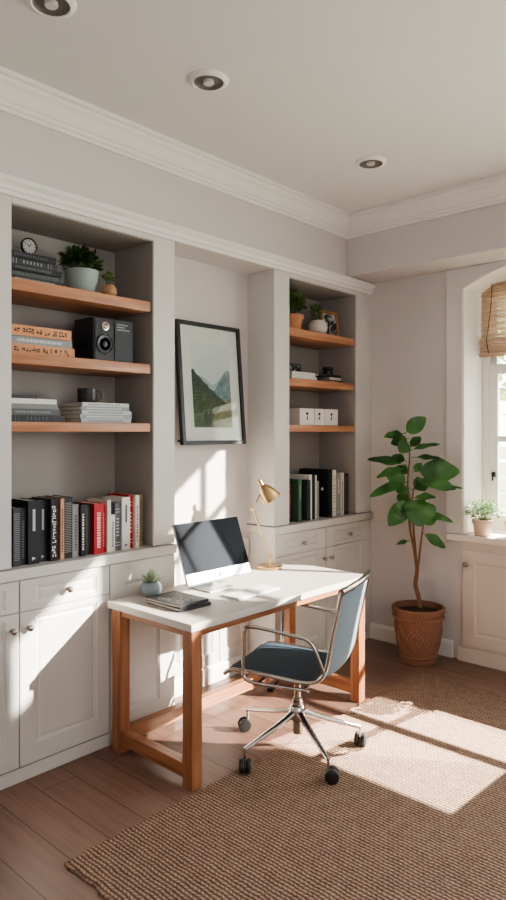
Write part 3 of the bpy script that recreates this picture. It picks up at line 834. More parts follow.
# grey pot, top left shelf
b = bm_new(); add_bush(b, (-.012, 0, .175), (.105, .095, .072), 420, .036, .020, 5)
b2 = bm_new(); add_stems(b2, (0, 0, .17), (.11, .09, .08), 26, 6)
potted('potted_plant', 'bushy green plant in a pale blue grey pot on the top left shelf', 'potted plant', (2.070, 3.165, 2.4225),
  [(.060, 0), (.066, .005), (.082, .07), (.090, .122), (.092, .135), (.086, .137), (.083, .125), (.078, .115)], mat('blue_grey_glaze', '#93a09f', .5, var=.05), .080, .118, [('foliage', b, GREEN), ('stems', b2, GREEN2)])
# small round tan pot
b = bm_new(); add_bush(b, (0, .01, .095), (.026, .03, .040), 60, .024, .011, 8)
b2 = bm_new(); add_stems(b2, (-.01, .0, .08), (.03, .03, .04), 8, 3, .0015)
potted('potted_plant', 'tiny sprig in a small round tan pot beside the blue grey one', 'potted plant', (2.196, 3.09, 2.4225),
  [(.020, 0), (.034, .010), (.043, .030), (.040, .050), (.028, .064), (.022, .068), (.019, .064), (.017, .058)], mat('tan_clay', '#b08a66', .75, var=.1, scale=40), .018, .060, [('foliage', b, GREEN2), ('stems', b2, GREEN2)])
# terracotta pot, corner bookcase
b = bm_new(); add_bush(b, (.0, 0, .20), (.095, .085, .100), 340, .040, .022, 11)
b2 = bm_new(); add_stems(b2, (0, 0, .18), (.11, .09, .09), 26, 12)
potted('potted_plant', 'leafy green plant in a bright terracotta pot on the top shelf of the corner bookcase', 'potted plant', (3.880, 3.16, 2.4225),
  [(.056, 0), (.060, .004), (.078, .088), (.084, .090), (.088, .124), (.082, .126), (.078, .112), (.074, .105)], TERRAL, .076, .108, [('foliage', b, GREEN2), ('stems', b2, GREEN2)])
# white round vase
b = bm_new(); add_bush(b, (.0, .01, .16), (.045, .045, .06), 90, .035, .012, 15)
b2 = bm_new(); add_stems(b2, (-.01, 0, .14), (.05, .04, .05), 10, 16, .0016)
potted('potted_plant', 'round white pot with a small sprig beside the wooden photo frame', 'potted plant', (4.098, 3.09, 2.4225),
  [(.040, 0), (.055, .006), (.074, .030), (.077, .054), (.068, .082), (.051, .100), (.045, .105), (.041, .102), (.039, .094)], mat('white_stoneware', '#c9c4bc', .6, var=.05), .040, .096, [('foliage', b, GREEN2), ('stems', b2, GREEN2)])
# succulent on desk
b = bm_new(); rr = random.Random(2)
for k in range(34):
    a = k * 2.399; el = .25 + 1.2 * (k / 34); r0 = .012 * (1 - k / 40)
    d = Vector((math.cos(a) * math.cos(el), math.sin(a) * math.cos(el), math.sin(el)))
    add_leaf(b, Vector((r0 * math.cos(a), r0 * math.sin(a), .072)), d, Vector((0, 0, 1)), rr.uniform(.058, .080), .017, -.10, .35, 5, .7)
potted('succulent', 'spiky succulent in a round grey blue pot at the back left of the desk', 'succulent', (2.325, 2.885, DZ),
  [(.028, 0), (.042, .005), (.058, .026), (.062, .045), (.056, .064), (.044, .078), (.038, .080), (.035, .075), (.034, .070)], mat('slate_blue_glaze', '#8a979d', .45, var=.12, scale=14), .036, .071, [('foliage', b, SUCC)])
# window sill plants
SP = mat('pale_pink_clay', '#dcc3b0', .75, var=.08, scale=30)
prof = [(.050, 0), (.055, .004), (.068, .085), (.074, .088), (.077, .118), (.071, .120), (.068, .108), (.066, .102)]
b = bm_new(); add_bush(b, (-.025, -.015, .172), (.136, .120, .080), 700, .024, .015, 21, .2, .2)
b2 = bm_new(); add_stems(b2, (0, -.01, .16), (.11, .11, .07), 30, 22, .0013)
potted('potted_plant', 'bushy small-leaved plant in a pale pink clay pot on the window sill', 'potted plant', (4.725, 2.065, .9265), prof, SP, .068, .106, [('foliage', b, GREENS), ('stems', b2, GREENS)])
b = bm_new(); add_bush(b, (.02, -.01, .175), (.07, .06, .09), 220, .024, .015, 24, .2, .0)
b2 = bm_new(); add_stems(b2, (0, -.02, .16), (.07, .07, .08), 22, 25, .0013)
potted('potted_plant', 'clay pot on the window sill cut off by the right photo edge', 'potted plant', (4.80, 1.862, .9265), prof, SP, .068, .106, [('foliage', b, GREENS), ('stems', b2, GREENS)])

# ------------------------------------------------------------------ big leafy floor plant
pc = Vector((4.445, 2.43, 0)); RIGHT = Vector((.676, -.737, 0)); TOV = Vector((-.737, -.676, 0))
t = thing('potted_tree', 'tall broad-leaved fig plant in a patterned terracotta pot on the floor', 'potted plant', pc)
b = bm_new()
prof = [(.112, 0), (.126, .004), (.130, .020), (.128, .040), (.136, .052), (.136, .066), (.146, .10), (.166, .24), (.174, .318), (.180, .322), (.183, .336), (.176, .342), (.178, .365), (.190, .370), (.192, .398), (.186, .405), (.172, .405), (.168, .385), (.166, .36)]
add_lathe(b, prof, seg=48, cap1=False); obj('pot', b, TERRA, t, smooth=True, ang=30)
b = bm_new()      # raised lozenges and bead bands round the pot
def pr(z): 
    for (r0, z0), (r1, z1) in zip(prof[6:], prof[7:]):
        if z0 <= z <= z1: return r0 + (r1 - r0) * (z - z0) / (z1 - z0)
    return .146
def onpot(a, z, e): r = pr(z) + e; return Vector((r * math.cos(a), r * math.sin(a), z))
for k in range(9):
    a = 2 * PI * k / 9; da = PI / 9
    for sc in (1.0, .55):
        q = [(a + da * sc * math.cos(i * PI / 2 * 1), .2 + .085 * sc * math.sin(i * PI / 2)) for i in range(4)]
        pts = []
        for i in range(4):
            p0, p1 = q[i], q[(i + 1) % 4]
            for s in range(5): pts.append(onpot(p0[0] + (p1[0] - p0[0]) * s / 5, p0[1] + (p1[1] - p0[1]) * s / 5, .002))
        add_tube(b, pts, .0045, 6, closed=True)
for z, n, r in ((.332, 44, .008), (.058, 40, .006)):
    for k in range(n):
        a = 2 * PI * k / n; rr_ = (.182 if z > .2 else .136)
        add_sphere(b, (rr_ * math.cos(a), rr_ * math.sin(a), z), r, 8, 6)
obj('relief_pattern', b, TERRAD, t, smooth=True)
b = bm_new(); add_lathe(b, [(.169, .350), (.169, .362), (.09, .368), (.001, .370)], seg=32); obj('soil', b, SOIL, t, smooth=True)
SC = .00221
def PP(zx, zy, dep=0.0):          # plant-plane coordinates to local points: sideways, up, towards the room
    return RIGHT * ((zx - 195) * SC) + Vector((0, 0, 1.68 - (400 + zy / 3.336 - 432) / 671 * 4.94)) + TOV * dep
b = bm_new()
add_tube(b, smooth_path([PP(200, 690), PP(196, 655), PP(186, 615), PP(190, 580), PP(192, 555)], 6), [.017 - .00012 * i for i in range(25)], 10)
add_tube(b, smooth_path([PP(191, 570), PP(180, 500, .02), PP(165, 420, .02), PP(163, 330, .02), PP(160, 270), PP(166, 180), PP(150, 120)], 5), [.012 - .00028 * i for i in range(31)], 8)
add_tube(b, smooth_path([PP(191, 565), PP(186, 480, -.02), PP(180, 410, -.02), PP(178, 330, -.02), PP(185, 270, 0)], 5), [.010 - .0003 * i for i in range(21)], 8)
add_tube(b, smooth_path([PP(193, 565), PP(198, 490, .03), PP(207, 420, .03), PP(212, 380, .03)], 5), [.010 - .0004 * i for i in range(16)], 8)
obj('trunk', b, BARK, t, smooth=True)
FL = leaf_mat('glossy_fig_leaves', '#2b522b', '#50813f', .25, .32, 5.0)
b = bm_new(); stems = bm_new()
leaves = [  # base, tip, width, depth at base, depth at tip, how much the blade faces the room
 (148,112,212,60,50,.0,.06,.9),(150,112,80,118,34,.0,.05,.25),(166,128,105,142,42,-.02,.03,.5),(165,168,258,138,24,.02,.05,.2),(172,190,272,190,28,.04,.10,.15),
 (150,215,30,188,34,0,.04,.35),(152,225,52,246,32,.02,.10,.3),(160,205,112,188,34,-.04,-.08,.6),(158,270,28,306,36,.02,.12,.35),(160,278,88,246,46,0,.04,.7),
 (180,238,322,232,72,.02,.08,.75),(185,262,300,284,46,.05,.14,.5),(165,292,118,300,36,.03,.06,.5),(172,322,232,312,30,.06,.15,.3),(188,318,186,408,98,.05,.14,1.0),
 (166,328,94,412,60,.02,.06,.8),(198,405,252,382,44,.02,.05,.6),(214,376,304,396,26,.02,.06,.35),(206,440,280,484,34,.03,.06,.5),(162,466,120,474,16,.02,.04,.3),
 (180,240,202,210,26,.0,.03,.5),(160,140,128,172,44,.03,.06,.7),(245,288,326,282,18,.08,.12,.2),(170,250,130,222,36,-.05,-.1,.6),(180,300,240,270,50,-.05,-.12,.7),
 (175,345,230,375,56,-.02,-.06,.8),(168,160,210,120,30,-.03,-.06,.5),(165,310,140,350,50,-.03,-.05,.8)]
for (bx, by, tx, ty, w, d0, d1, fc_) in leaves:
    p0 = PP(bx, by, d0); p1 = PP(tx, ty, d1); d = p1 - p0
    pet = d * .14
    fc_ = .3 + .7 * fc_; nrm = (TOV * fc_ + Vector((0, 0, 1)) * (1.05 - fc_)).normalized()
    add_tube(stems, [p0 - d * .05, p0 + pet], .003, 6)
    add_leaf(b, p0 + pet * .9, d, nrm, d.length * .88, w * SC * 1.08, .14, .22, 14, .86, .16)
obj('foliage', b, FL, t, smooth=True, ang=80)
obj('leaf_stalks', stems, leaf_mat('green_stalks', '#4d6a35', '#6f8a4a', .1), t, smooth=True)

# ------------------------------------------------------------------ shelf objects
# clock
t = thing('clock', 'small round dark-rimmed clock standing on the stack of black books', 'clock', (1.735, 3.13, ZCL))
Mc = Matrix.Translation((0, 0, .044)) @ Matrix.Rotation(R(90), 4, 'X')
b = bm_new(); add_lathe(b, [(.030, -.012), (.040, -.008), (.044, .004), (.043, .012), (.038, .013), (.036, .008)], seg=32, M=Mc, cap1=False); obj('case', b, DARKM, t, smooth=True)
b = bm_new(); add_lathe(b, [(.037, .006), (.037, .0085), (.001, .0086)], seg=32, M=Mc); obj('dial', b, cover_mat('#a9a9a5'), t)
b = bm_new()
for k in range(12):
    a = 2 * PI * k / 12; Mk = Mc @ Matrix.Rotation(a, 4, 'Z'); add_box(b, .026, .034, -.0015, .0015, .0088, .0096, M=Mk)
for a, L in ((R(60), .018), (R(150), .026)):
    Mk = Mc @ Matrix.Rotation(a, 4, 'Z'); add_box(b, -.003, L, -.0014, .0014, .0088, .0100, M=Mk)
obj('hands_and_ticks', b, BLACK, t)
b = bm_new()
for s in (-1, 1): add_tube(b, [(s * .016, 0, .012), (s * .024, 0, 0.002)], .004, 8)
obj('feet', b, DARKM, t)
# speaker
t = thing('speaker', 'black box loudspeaker on the second shelf of the left bookcase', 'speaker', (2.205, 3.06, 2.0655))
b = bm_new(); add_box(b, -.132, .132, 0, .185, .0, .235, bev=.005); obj('cabinet', b, mat('black_speaker', '#26282b', .45, var=.08), t)
b = bm_new(); add_box(b, -.124, -.004, -.004, .001, .008, .227); add_box(b, .004, .124, -.004, .001, .008, .227); obj('baffle', b, mat('speaker_baffle', '#1b1d20', .5), t)
Ms = lambda x, z: Matrix.Translation((x, -.004, z)) @ Matrix.Rotation(R(90), 4, 'X')
b = bm_new(); add_lathe(b, [(.056, 0), (.056, .005), (.050, .007), (.047, .003), (.030, -.001), (.016, -.002), (.015, .003), (.001, .006)], seg=36, M=Ms(-.060, .092)); obj('woofer', b, mat('speaker_cone', '#3a3d41', .35, var=.05), t, smooth=True, ang=25)
b = bm_new(); add_lathe(b, [(.024, 0), (.024, .004), (.018, .005), (.014, .002), (.008, .006), (.001, .008)], seg=28, M=Ms(-.060, .190)); obj('tweeter', b, NICKEL, t, smooth=True, ang=25)
b = bm_new()
for k, (x, w) in enumerate(((.018, .07), (.018, .05), (.018, .085))):
    z = .205 - k * .014; u = x
    while u < x + w: add_box(b, u, u + .008, -.0048, -.004, z, z + .006); u += .011
obj('printed_text', b, cover_mat('#9c9fa1'), t)
b = bm_new(); add_lathe(b, [(.050, 0), (.050, .003), (.044, .004), (.040, .001), (.001, .0005)], seg=32, M=Matrix.Translation((-.132, .095, .115)) @ Matrix.Rotation(R(-90), 4, 'Y')); obj('side_port', b, BLACK, t, smooth=True, ang=25)
# mug
t = thing('mug', 'dark grey mug standing on the stack of grey magazines', 'mug', (2.095, 3.15, ZM))
b = bm_new(); add_lathe(b, [(.040, 0), (.048, .003), (.052, .012), (.053, .076), (.050, .078), (.048, .074), (.047, .012), (.001, .010)], seg=32); obj('cup', b, mat('dark_stoneware', '#34312f', .4, var=.1), t, smooth=True, ang=50)
b = bm_new(); add_tube(b, smooth_path([(.050, 0, .064), (.084, 0, .068), (.100, 0, .044), (.084, 0, .018), (.050, 0, .016)], 6), .006, 8); obj('handle', b, mat('grey_handle', '#6f6a64', .35), t, smooth=True)
# wooden photo frame
t = thing('photo_frame', 'small wooden photo frame with black and white picture beside a round white pot', 'photo frame', (4.338, 3.13, 2.4275), (R(-9), 0, R(-6)))
b = bm_new()
fwid, fh, bw = .20, .215, .02
for (a, c, d, e) in ((0, bw, 0, fh), (fwid - bw, fwid, 0, fh), (bw, fwid - bw, 0, bw), (bw, fwid - bw, fh - bw, fh)): add_box(b, a - fwid / 2, c - fwid / 2, 0, .016, d, e)
obj('frame', b, wood('frame_wood', '#8d5a38', '#b98257', 2), t)
T = NT('abstract_portrait_print'); p = T.n('ShaderNodeBsdfPrincipled'); T.l(p.outputs[0], T.out.inputs[0]); tc = T.n('ShaderNodeTexCoord')
wv = T.n('ShaderNodeTexNoise'); wv.inputs['Scale'].default_value = 14; wv.inputs['Distortion'].default_value = 1.5; T.l(tc.outputs['Object'], wv.inputs['Vector'])
cr = T.n('ShaderNodeValToRGB'); e = cr.color_ramp.elements; e[0].position = .42; e[0].color = lin('#2c2c2e'); e[1].position = .58; e[1].color = lin('#c9c7c3'); T.l(wv.outputs['Fac'], cr.inputs[0]); T.l(cr.outputs[0], p.inputs['Base Color'])
b = bm_new(); add_box(b, -.081, .081, .006, .012, .018, fh - .018); obj('print', b, T.m, t)
b = bm_new(); add_tube(b, [(0, .012, .15), (0, .055, .012)], .005, 6); obj('back_strut', b, BLACK, t)
# small picture frame leaning behind the white books
t = thing('photo_frame', 'small grey framed picture standing behind the white books on the corner bookcase shelf', 'photo frame', (4.06, 3.27, 2.0675), (R(-10), 0, R(-4)))
b = bm_new(); fwid, fh, bw = .17, .15, .016
for (a, c, d, e) in ((0, bw, 0, fh), (fwid - bw, fwid, 0, fh), (bw, fwid - bw, 0, bw), (bw, fwid - bw, fh - bw, fh)): add_box(b, a - fwid / 2, c - fwid / 2, 0, .014, d, e)
obj('frame', b, cover_mat('#5d5f60'), t)
b = bm_new(); add_box(b, -.07, .07, .005, .011, .015, fh - .015); obj('print', b, T.m, t)
# little black jar
t = thing('jar', 'small black lidded jar on top of the dark books', 'jar', (4.285, 3.13, ZJ))
b = bm_new(); add_lathe(b, [(.034, 0), (.040, .004), (.040, .034), (.032, .040), (.030, .042)], seg=28); obj('body', b, BLACK, t, smooth=True)
b = bm_new(); add_lathe(b, [(.042, .042), (.044, .044), (.044, .060), (.040, .064), (.001, .065)], seg=28); obj('lid', b, mat('black_lid', '#222325', .35), t, smooth=True)
# white boxes
for (x0, x1, lab) in ((3.835, 4.005, 'white storage box at the left of the three on the corner bookcase'), (4.012, 4.128, 'narrow white storage box in the middle of the three on the corner bookcase'), (4.135, 4.310, 'white storage box at the right of the three on the corner bookcase')):
    w = x1 - x0; t = thing('storage_box', lab, 'box', ((x0 + x1) / 2, 3.05, 1.7305), group='white storage boxes')
    b = bm_new(); add_box(b, -w / 2, w / 2, 0, .20, 0, .124, bev=.003); obj('box_body', b, WHITE, t)
    b = bm_new(); add_lathe(b, [(.011, 0), (.011, .003), (.007, .004)], seg=16, M=Matrix.Translation((0, 0, .085)) @ Matrix.Rotation(R(90), 4, 'X')); add_box(b, -.005, .005, -.0025, 0, .040, .066)
    obj('pull_mark', b, BLACK, t)

# ------------------------------------------------------------------ framed landscape
W2, H2 = .575, .80
t = thing('framed_picture', 'black framed misty mountain valley picture hanging in the alcove', 'picture', (3.085, YA - .086, 1.598), (R(-4.7), 0, 0))
b = bm_new(); fb = .026
for (a, c, d, e) in ((0, fb, 0, H2), (W2 - fb, W2, 0, H2), (fb, W2 - fb, 0, fb), (fb, W2 - fb, H2 - fb, H2)): add_box(b, a - W2 / 2, c - W2 / 2, -.012, .018, d, e)
obj('frame', b, mat('black_frame', '#1e1e1f', .4, var=.05), t)
b = bm_new(); add_box(b, -W2 / 2 + .02, W2 / 2 - .02, .002, .012, .02, H2 - .02); obj('mat_board', b, mat('mat_board_white', '#e2e2df', .8, var=.01), t)
px0, px1, pz0, pz1 = -.175, .175, .112, .672
def layer(bm, pts, k):
    f = lambda u, v, w: Vector((px0 + u * (px1 - px0), .0019 - w, pz0 + v * (pz1 - pz0)))
    vs = [bm.verts.new(f(u, v, .0003 * k)) for u, v in pts]; fc2 = bm.faces.new(vs); fc2.material_index = k
def noise_mat(nm, c1, c2, sc, ax=(1, 1, 1)):
    T = NT(nm); p = T.n('ShaderNodeBsdfPrincipled'); T.l(p.outputs[0], T.out.inputs[0]); p.inputs['Roughness'].default_value = .8
    tc = T.n('ShaderNodeTexCoord'); mp = T.n('ShaderNodeMapping'); mp.inputs['Scale'].default_value = ax; T.l(tc.outputs['Object'], mp.inputs['Vector'])
    nz = T.n('ShaderNodeTexNoise'); nz.inputs['Scale'].default_value = sc; nz.inputs['Detail'].default_value = 6; T.l(mp.outputs[0], nz.inputs['Vector'])
    cr = T.n('ShaderNodeValToRGB'); e = cr.color_ramp.elements; e[0].position = .35; e[0].color = lin(c1); e[1].position = .68; e[1].color = lin(c2)
    T.l(nz.outputs['Fac'], cr.inputs[0]); T.l(cr.outputs[0], p.inputs['Base Color'])
    return T.m
def grad_mat(nm, c1, c2, z0, z1):
    T = NT(nm); p = T.n('ShaderNodeBsdfPrincipled'); T.l(p.outputs[0], T.out.inputs[0]); p.inputs['Roughness'].default_value = .8
    tc = T.n('ShaderNodeTexCoord'); sp = T.n('ShaderNodeSeparateXYZ'); T.l(tc.outputs['Object'], sp.inputs[0])
    mr = T.n('ShaderNodeMapRange'); mr.inputs[1].default_value = z0; mr.inputs[2].default_value = z1; T.l(sp.outputs['Z'], mr.inputs[0])
    nz = T.n('ShaderNodeTexNoise'); nz.inputs['Scale'].default_value = 9; T.l(tc.outputs['Object'], nz.inputs['Vector'])
    f = T.math('ADD', mr.outputs[0], T.math('MULTIPLY', T.math('SUBTRACT', nz.outputs['Fac'], .5), .4))
    cr = T.n('ShaderNodeValToRGB'); e = cr.color_ramp.elements; e[0].color = lin(c1); e[1].color = lin(c2); T.l(f, cr.inputs[0]); T.l(cr.outputs[0], p.inputs['Base Color'])
    return T.m
b = bm_new()
layer(b, [(0, 0), (1, 0), (1, 1), (0, 1)], 0)
layer(b, [(0, .2), (1, .2), (1, .62), (.9, .66), (.8, .63), (.7, .56), (.6, .52), (.5, .50), (.4, .55), (.3, .58), (.15, .62), (0, .60)], 1)
layer(b, [(.45, .3), (1, .3), (1, .68), (.93, .69), (.86, .67), (.78, .60), (.7, .55), (.6, .46), (.52, .41)], 2)
layer(b, [(0, 0), (.9, 0), (.9, .28), (.75, .34), (.62, .39), (.52, .44), (.44, .46), (.38, .51), (.30, .53), (.22, .58), (.12, .62), (.05, .68), (0, .67)], 3)
layer(b, [(0, 0), (.7, 0), (.75, .2), (.7, .28), (.55, .30), (.4, .36), (.2, .44), (.08, .46), (0, .45)], 4)
layer(b, [(.42, 0), (1, 0), (1, .36), (.92, .34), (.85, .29), (.75, .26), (.65, .22), (.52, .16)], 5)
obj('print', b, [grad_mat('mist_sky', '#c3ced0', '#d7dddb', .35, .62), grad_mat('far_hills', '#aebfc4', '#8ea5ac', .30, .46), noise_mat('blue_slope', '#55707a', '#86a0a8', 18), noise_mat('dark_slope', '#1c2c29', '#546a61', 70, (1.6, 1, .6)), noise_mat('green_slope', '#24362b', '#5f7356', 55, (.6, 1, 1.6)), noise_mat('grass_slope', '#434c38', '#a09a76', 75)], t)
b = bm_new(); add_box(b, -W2 / 2 + .022, W2 / 2 - .022, -.0075, -.0055, .022, H2 - .022); obj('glass', b, PGLASS, t)
for s in (-1, 1):
    b = bm_new(); add_lathe(b, [(.008, 0), (.008, .058)], seg=12, M=Matrix.Translation((s * .25, .0175, .03)) @ Matrix.Rotation(R(-90), 4, 'X')); obj('bumper', b, BLACK, t)

# ------------------------------------------------------------------ brass lamp
lx, ly = 3.325, 2.895
t = thing('desk_lamp', 'brass desk lamp with a cone shade at the back of the desk', 'lamp', (lx, ly, DZ))
b = bm_new(); add_lathe(b, [(.078, 0), (.082, .003), (.082, .020), (.078, .024), (.001, .025)], seg=40); obj('base', b, BRASS, t, smooth=True, ang=30)
b = bm_new()
A0 = Vector((0, 0, .025)); A1 = Vector((-.015, 0, .14)); E1 = Vector((-.172, -.005, .405)); N1 = Vector((-.108, -.012, .500)); 
add_tube(b, [A0, A0 + Vector((0, 0, .06)), A1 - Vector((0, 0, .03))], .006, 10)
add_tube(b, [A0 + Vector((0, 0, .05)), E1], .0055, 10)
obj('lower_arm', b, BRASS, t, smooth=True)
b = bm_new(); add_tube(b, [E1, N1], .005, 10); obj('upper_arm', b, BRASS, t, smooth=True)
b = bm_new()
for c in (E1, A0 + Vector((0, 0, .055))): add_tube(b, [c + Vector((0, -.012, 0)), c + Vector((0, .012, 0))], .010, 12)
add_tube(b, [E1 + Vector((-.012, -.014, -.0)), E1 + Vector((-.012, -.03, -.0))], .005, 8)
obj('joints', b, BRASS, t, smooth=True)
ax = Vector((.085, -.055, -.15)).normalized()
top_ = Vector((-.112, -.012, .575))
Mh = Matrix.Translation(top_) @ ax.to_track_quat('Z', 'Y').to_matrix().to_4x4() @ Matrix.Scale(.88, 4)
b = bm_new(); add_lathe(b, [(.016, -.018), (.018, -.015), (.018, .008), (.014, .012), (.016, .030), (.034, .048), (.050, .075), (.064, .110), (.074, .150), (.0755, .153), (.072, .150), (.062, .110), (.047, .076), (.031, .051), (.004, .040)], seg=40, M=Mh, cap1=False)
obj('lamp_shade', b, BRASS, t, smooth=True, ang=35)
b = bm_new()
rg = add_lathe(b, [(.012, .04), (.014, .06), (.024, .085), (.026, .105), (.018, .122), (.001, .128)], seg=20, M=Mh); obj('bulb', b, mat('frosted_bulb', '#ece6dc', .4), t, smooth=True)
b = bm_new(); add_tube(b, [N1, top_ + ax * .03 + Vector((-.012, 0, -.004))], .007, 8); obj('neck', b, BRASS, t, smooth=True)

# ------------------------------------------------------------------ office chair
cz = .011
t = thing('office_chair', 'slate blue office chair with chrome arms on casters at the desk', 'office chair', (2.775, 2.215, cz), (0, 0, R(18)))
prof = [(.315, .425), (.302, .442), (.26, .454), (.14, .455), (0, .447), (-.10, .443), (-.165, .452), (-.205, .478), (-.228, .520), (-.243, .58), (-.262, .68), (-.285, .79), (-.310, .905)]
cs = smooth_path([(0, y, z) for y, z in prof], 4)
def shell(bm, pts, hw, th_, dish):
    n = 12; P = pts; rows = []
    for i, p in enumerate(P):
        tg = (P[min(i + 1, len(P) - 1)] - P[max(i - 1, 0)]).normalized(); nr = Vector((0, tg.z, -tg.y))
        if nr.z < 0 and abs(tg.z) < .7: nr = -nr
        if abs(tg.z) >= .7 and nr.y < 0: nr = -nr
        up = []; lo = []
        for k in range(n + 1):
            s = -1 + 2 * k / n
            c = Vector((s * hw, p.y, p.z)) - nr * (dish * (1 - s * s)) * (1 if True else 0)
            e = th_ * .5 * (1 - abs(s) ** 6 * .7)
            up.append(bm.verts.new(c + nr * e)); lo.append(bm.verts.new(c - nr * e))
        rows.append((up, lo))
    for (u0, l0), (u1, l1) in zip(rows, rows[1:]):
        for k in range(n):
            bm.faces.new((u0[k], u0[k + 1], u1[k + 1], u1[k])); bm.faces.new((l0[k], l1[k], l1[k + 1], l0[k + 1]))
        bm.faces.new((u0[0], u1[0], l1[0], l0[0])); bm.faces.new((u0[n], l0[n], l1[n], u1[n]))
    for (u, l) in (rows[0], rows[-1]):
        for k in range(n): bm.faces.new((u[k], l[k], l[k + 1], u[k + 1]))
split = 29
b = bm_new(); shell(b, cs[:split + 1], .232, .030, .010); obj('seat', b, UPH, t, smooth=True, ang=60)
b = bm_new(); shell(b, cs[split:], .232, .018, .022); obj('backrest', b, UPHB, t, smooth=True, ang=60)
for s in (-1, 1):
    b = bm_new(); add_tube(b, [Vector((s * .243, p.y, p.z)) for p in cs], .0105, 10); obj('side_rail', b, CHROME, t, smooth=True)
b = bm_new(); yb, zb = cs[-1].y, cs[-1].z
add_tube(b, smooth_path([(-.252, yb, zb), (-.13, yb - .018, zb + .006), (0, yb - .024, zb + .008), (.13, yb - .018, zb + .006), (.252, yb, zb)], 5), .0165, 12); obj('top_bar', b, CHROME, t, smooth=True)
for s in (-1, 1):
    x = s * .262
    b = bm_new()
    pts = round_path([(x - s * .015, -.225, .50), (x, -.165, .665), (x, .14, .694), (x, .195, .685), (x, .200, .425), (x, .14, .410), (x - s * .03, -.14, .405)], .055, 6)
    add_tube(b, pts, .0095, 10); obj('arm', b, CHROME, t, smooth=True)
b = bm_new()
add_tube(b, [(-.24, -.12, .412), (.24, -.12, .412)], .011, 10); add_tube(b, [(-.262, .12, .412), (.262, .12, .412)], .009, 10)
obj('cross_tube', b, CHROME, t, smooth=True)
b = bm_new(); add_box(b, -.075, .075, -.12, .11, .375, .428, bev=.01); obj('mechanism', b, DARKM, t)
b = bm_new(); add_tube(b, round_path([(-.07, .05, .395), (-.16, .06, .392), (-.20, .065, .378)], .02, 4), .006, 8); add_box(b, -.235, -.185, .05, .082, .366, .384, bev=.005); obj('lever', b, BLACK, t)
b = bm_new(); add_lathe(b, [(.024, .10), (.028, .12), (.028, .27), (.024, .275), (.024, .285), (.017, .287), (.017, .38)], c=Matrix.Rotation(R(-18), 4, 'Z') @ Vector((-.035, -.020, 0)), seg=24); obj('gas_column', b, CHROME, t, smooth=True, ang=30)
# base points in chair-local axes (four-spoke star as in the photo)
inv = Matrix.Rotation(R(-18), 4, 'Z')
bc = inv @ Vector((-.035, -.020, 0))
casters = [(2.765, 2.575, True), (2.407, 2.262, False), (2.600, 1.895, False), (3.005, 1.985, False)]
b = bm_new(); add_lathe(b, [(.030, .165), (.042, .175), (.044, .225), (.036, .245), (.030, .25)], c=bc, seg=28)
hub = obj('star_base', b, CHROME, t, smooth=True, ang=35)
for wx_, wy_, bare in casters:
    e = inv @ Vector((wx_ - 2.775, wy_ - 2.215, 0)); d = (e - bc); L = d.length; d.normalize(); a = math.atan2(d.y, d.x)
    b = bm_new(); n = 10; P = []
    for i in range(n + 1):
        k = i / n; P.append(bc + d * (.03 + (L - .03) * k) + Vector((0, 0, .212 - .105 * k ** .85)))
    add_tube(b, P, [.021 - .009 * i / n for i in range(n + 1)], 10, sq=.75)
    obj('spoke', b, CHROME, hub, smooth=True)
    dz = -cz if bare else 0.0
    b = bm_new(); add_tube(b, [e + Vector((0, 0, .112)), e + Vector((0, 0, .055 + dz))], .007, 10); obj('caster_stem', b, CHROME, hub, smooth=True)
    b = bm_new(); ca = a + 1.0
    fx = Vector((math.cos(ca), math.sin(ca), 0)); wx = Vector((-fx.y, fx.x, 0)); off = e + fx * .018
    Mw = Matrix.Translation(off + Vector((0, 0, .036 + dz))) @ wx.to_track_quat('Z', 'Y').to_matrix().to_4x4()
    for s0 in (-.030, .006): add_lathe(b, [(.026, s0), (.034, s0 + .004), (.036, s0 + .010), (.036, s0 + .016), (.033, s0 + .022), (.022, s0 + .024)], seg=22, M=Mw)
    add_lathe(b, [(.029, -.006), (.029, .006)], seg=20, M=Mw)
    obj('caster', b, mat('dark_caster', '#2b2b2b', .35, var=.1), hub, smooth=True, ang=35)

# ------------------------------------------------------------------ outdoors
GRASS = mat('lawn_grass', '#7f9a5c', .9, var=.25, scale=8)
b = bm_new(); add_box(b, 5.3, 40, -30, 30, -.7, -.6); o = obj('lawn', b, GRASS); o['kind'] = 'structure'
b = bm_new(); add_bush(b, (0, 0, 0), (1.6, 3.2, 1.5), 1500, .26, .16, 31)
t = thing('tree', 'pale green leafy tree seen blurred through the window panes', 'tree', (11.5, 3.0, -.6))
for v in b.verts: v.co.z += 3.1
obj('foliage', b, leaf_mat('pale_tree_leaves', '#8da06a', '#b9c596', .4), t)
b = bm_new(); add_tube(b, smooth_path([(0, 0, 0), (.05, 0, 1.2), (0, .1, 3.0)], 4), .12, 10); obj('trunk', b, BARK, t)
t = thing('garden_fence', 'pale garden fence of horizontal boards outside the window', 'fence', (9.5, 3.0, -.6))
b = bm_new()
for k in range(9): add_box(b, -.02, .02, -5, 5, .05 + k * .23, .23 + k * .23)
obj('boards', b, mat('fence_board', '#d7cbbd', .8, var=.1), t)
for k in range(5):
    b = bm_new(); add_box(b, .02, .10, -5 + k * 2.45, -4.9 + k * 2.45, 0, 2.2); obj('post', b, mat('fence_post', '#bfae9d', .8), t)

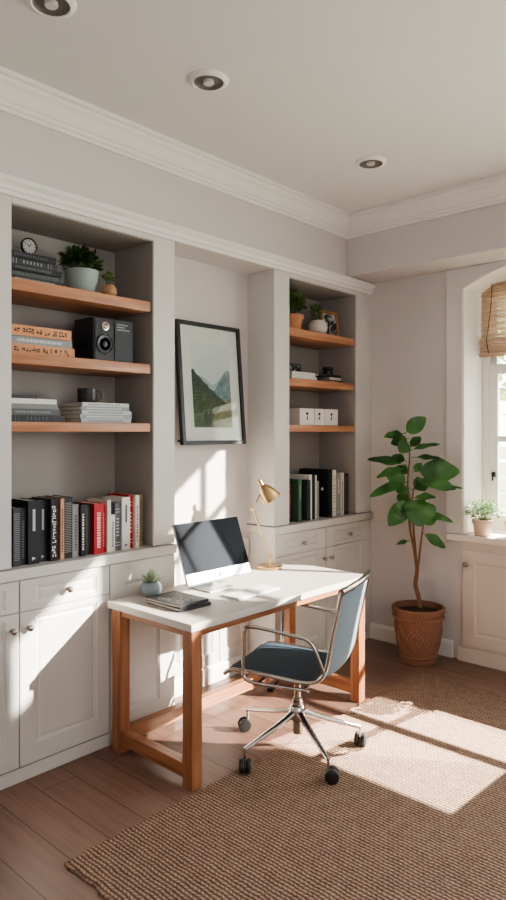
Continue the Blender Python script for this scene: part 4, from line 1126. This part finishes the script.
# ------------------------------------------------------------------ light
w = bpy.data.worlds.new('bright_sky'); scn.world = w; w.use_nodes = True
nt = w.node_tree; nt.nodes.clear()
bg = nt.nodes.new('ShaderNodeBackground'); ow = nt.nodes.new('ShaderNodeOutputWorld')
tc = nt.nodes.new('ShaderNodeTexCoord'); sp = nt.nodes.new('ShaderNodeSeparateXYZ'); cr = nt.nodes.new('ShaderNodeValToRGB')
nt.links.new(tc.outputs['Generated'], sp.inputs[0]); nt.links.new(sp.outputs['Z'], cr.inputs[0])
cr.color_ramp.elements[0].color = (.95, .97, 1.0, 1); cr.color_ramp.elements[1].color = (.80, .90, 1.0, 1)
nt.links.new(cr.outputs[0], bg.inputs[0]); bg.inputs[1].default_value = 6.0
nt.links.new(bg.outputs[0], ow.inputs[0])

def lamp(name, typ, loc, direction, energy, color=(1, 1, 1), **kw):
    L = bpy.data.lights.new(name, typ); L.energy = energy; L.color = color
    for k, v in kw.items(): setattr(L, k, v)
    o = bpy.data.objects.new(name, L); COL.objects.link(o); o.location = loc
    o.rotation_euler = Vector(direction).to_track_quat('-Z', 'Y').to_euler()
    return o
WARM = (1.0, .90, .80)
lamp('sun', 'SUN', (9, -4, 7), (-1, 1.57, -.75), 56.0, WARM, angle=R(.6))
sd = Vector((-1, .10, -.95)); tgt = Vector((5.03, 1.62, 1.60))
lamp('second_sun_spot', 'SPOT', tgt - sd * 10, sd, 115000.0, WARM, spot_size=R(8.4), spot_blend=.05, shadow_soft_size=.05)  # added spot lamp, stands in for a second sun through the arched window
lamp('window_fill', 'AREA', (5.25, -.1, 2.05), (-1, 0, -.05), 95.0, (.98, .95, 1.0), shape='RECTANGLE', size=1.9, size_y=1.6)  # added area lamp outside the unseen tall window, lifts the room light
lamp('room_fill', 'AREA', (.6, -1.9, 1.9), (.25, 1, .05), 34.0, (1.0, .97, .97), shape='RECTANGLE', size=2.6, size_y=2.0)  # added fill panel inside the room, no window stands behind it

# ------------------------------------------------------------------ camera
cam = bpy.data.cameras.new('camera'); co = bpy.data.objects.new('camera', cam); COL.objects.link(co)
co.location = (0, 0, 1.68); co.rotation_euler = (R(90), 0, R(-47.5))
cam.sensor_fit = 'AUTO'; cam.sensor_width = 36; cam.lens = 671 / 900 * 36; cam.shift_y = -18 / 900
cam.clip_start = .05; cam.clip_end = 200
scn.camera = co
scn.view_settings.view_transform = 'AgX'
try: scn.view_settings.look = 'AgX - Medium High Contrast'
except Exception: pass
scn.view_settings.exposure = 0.34
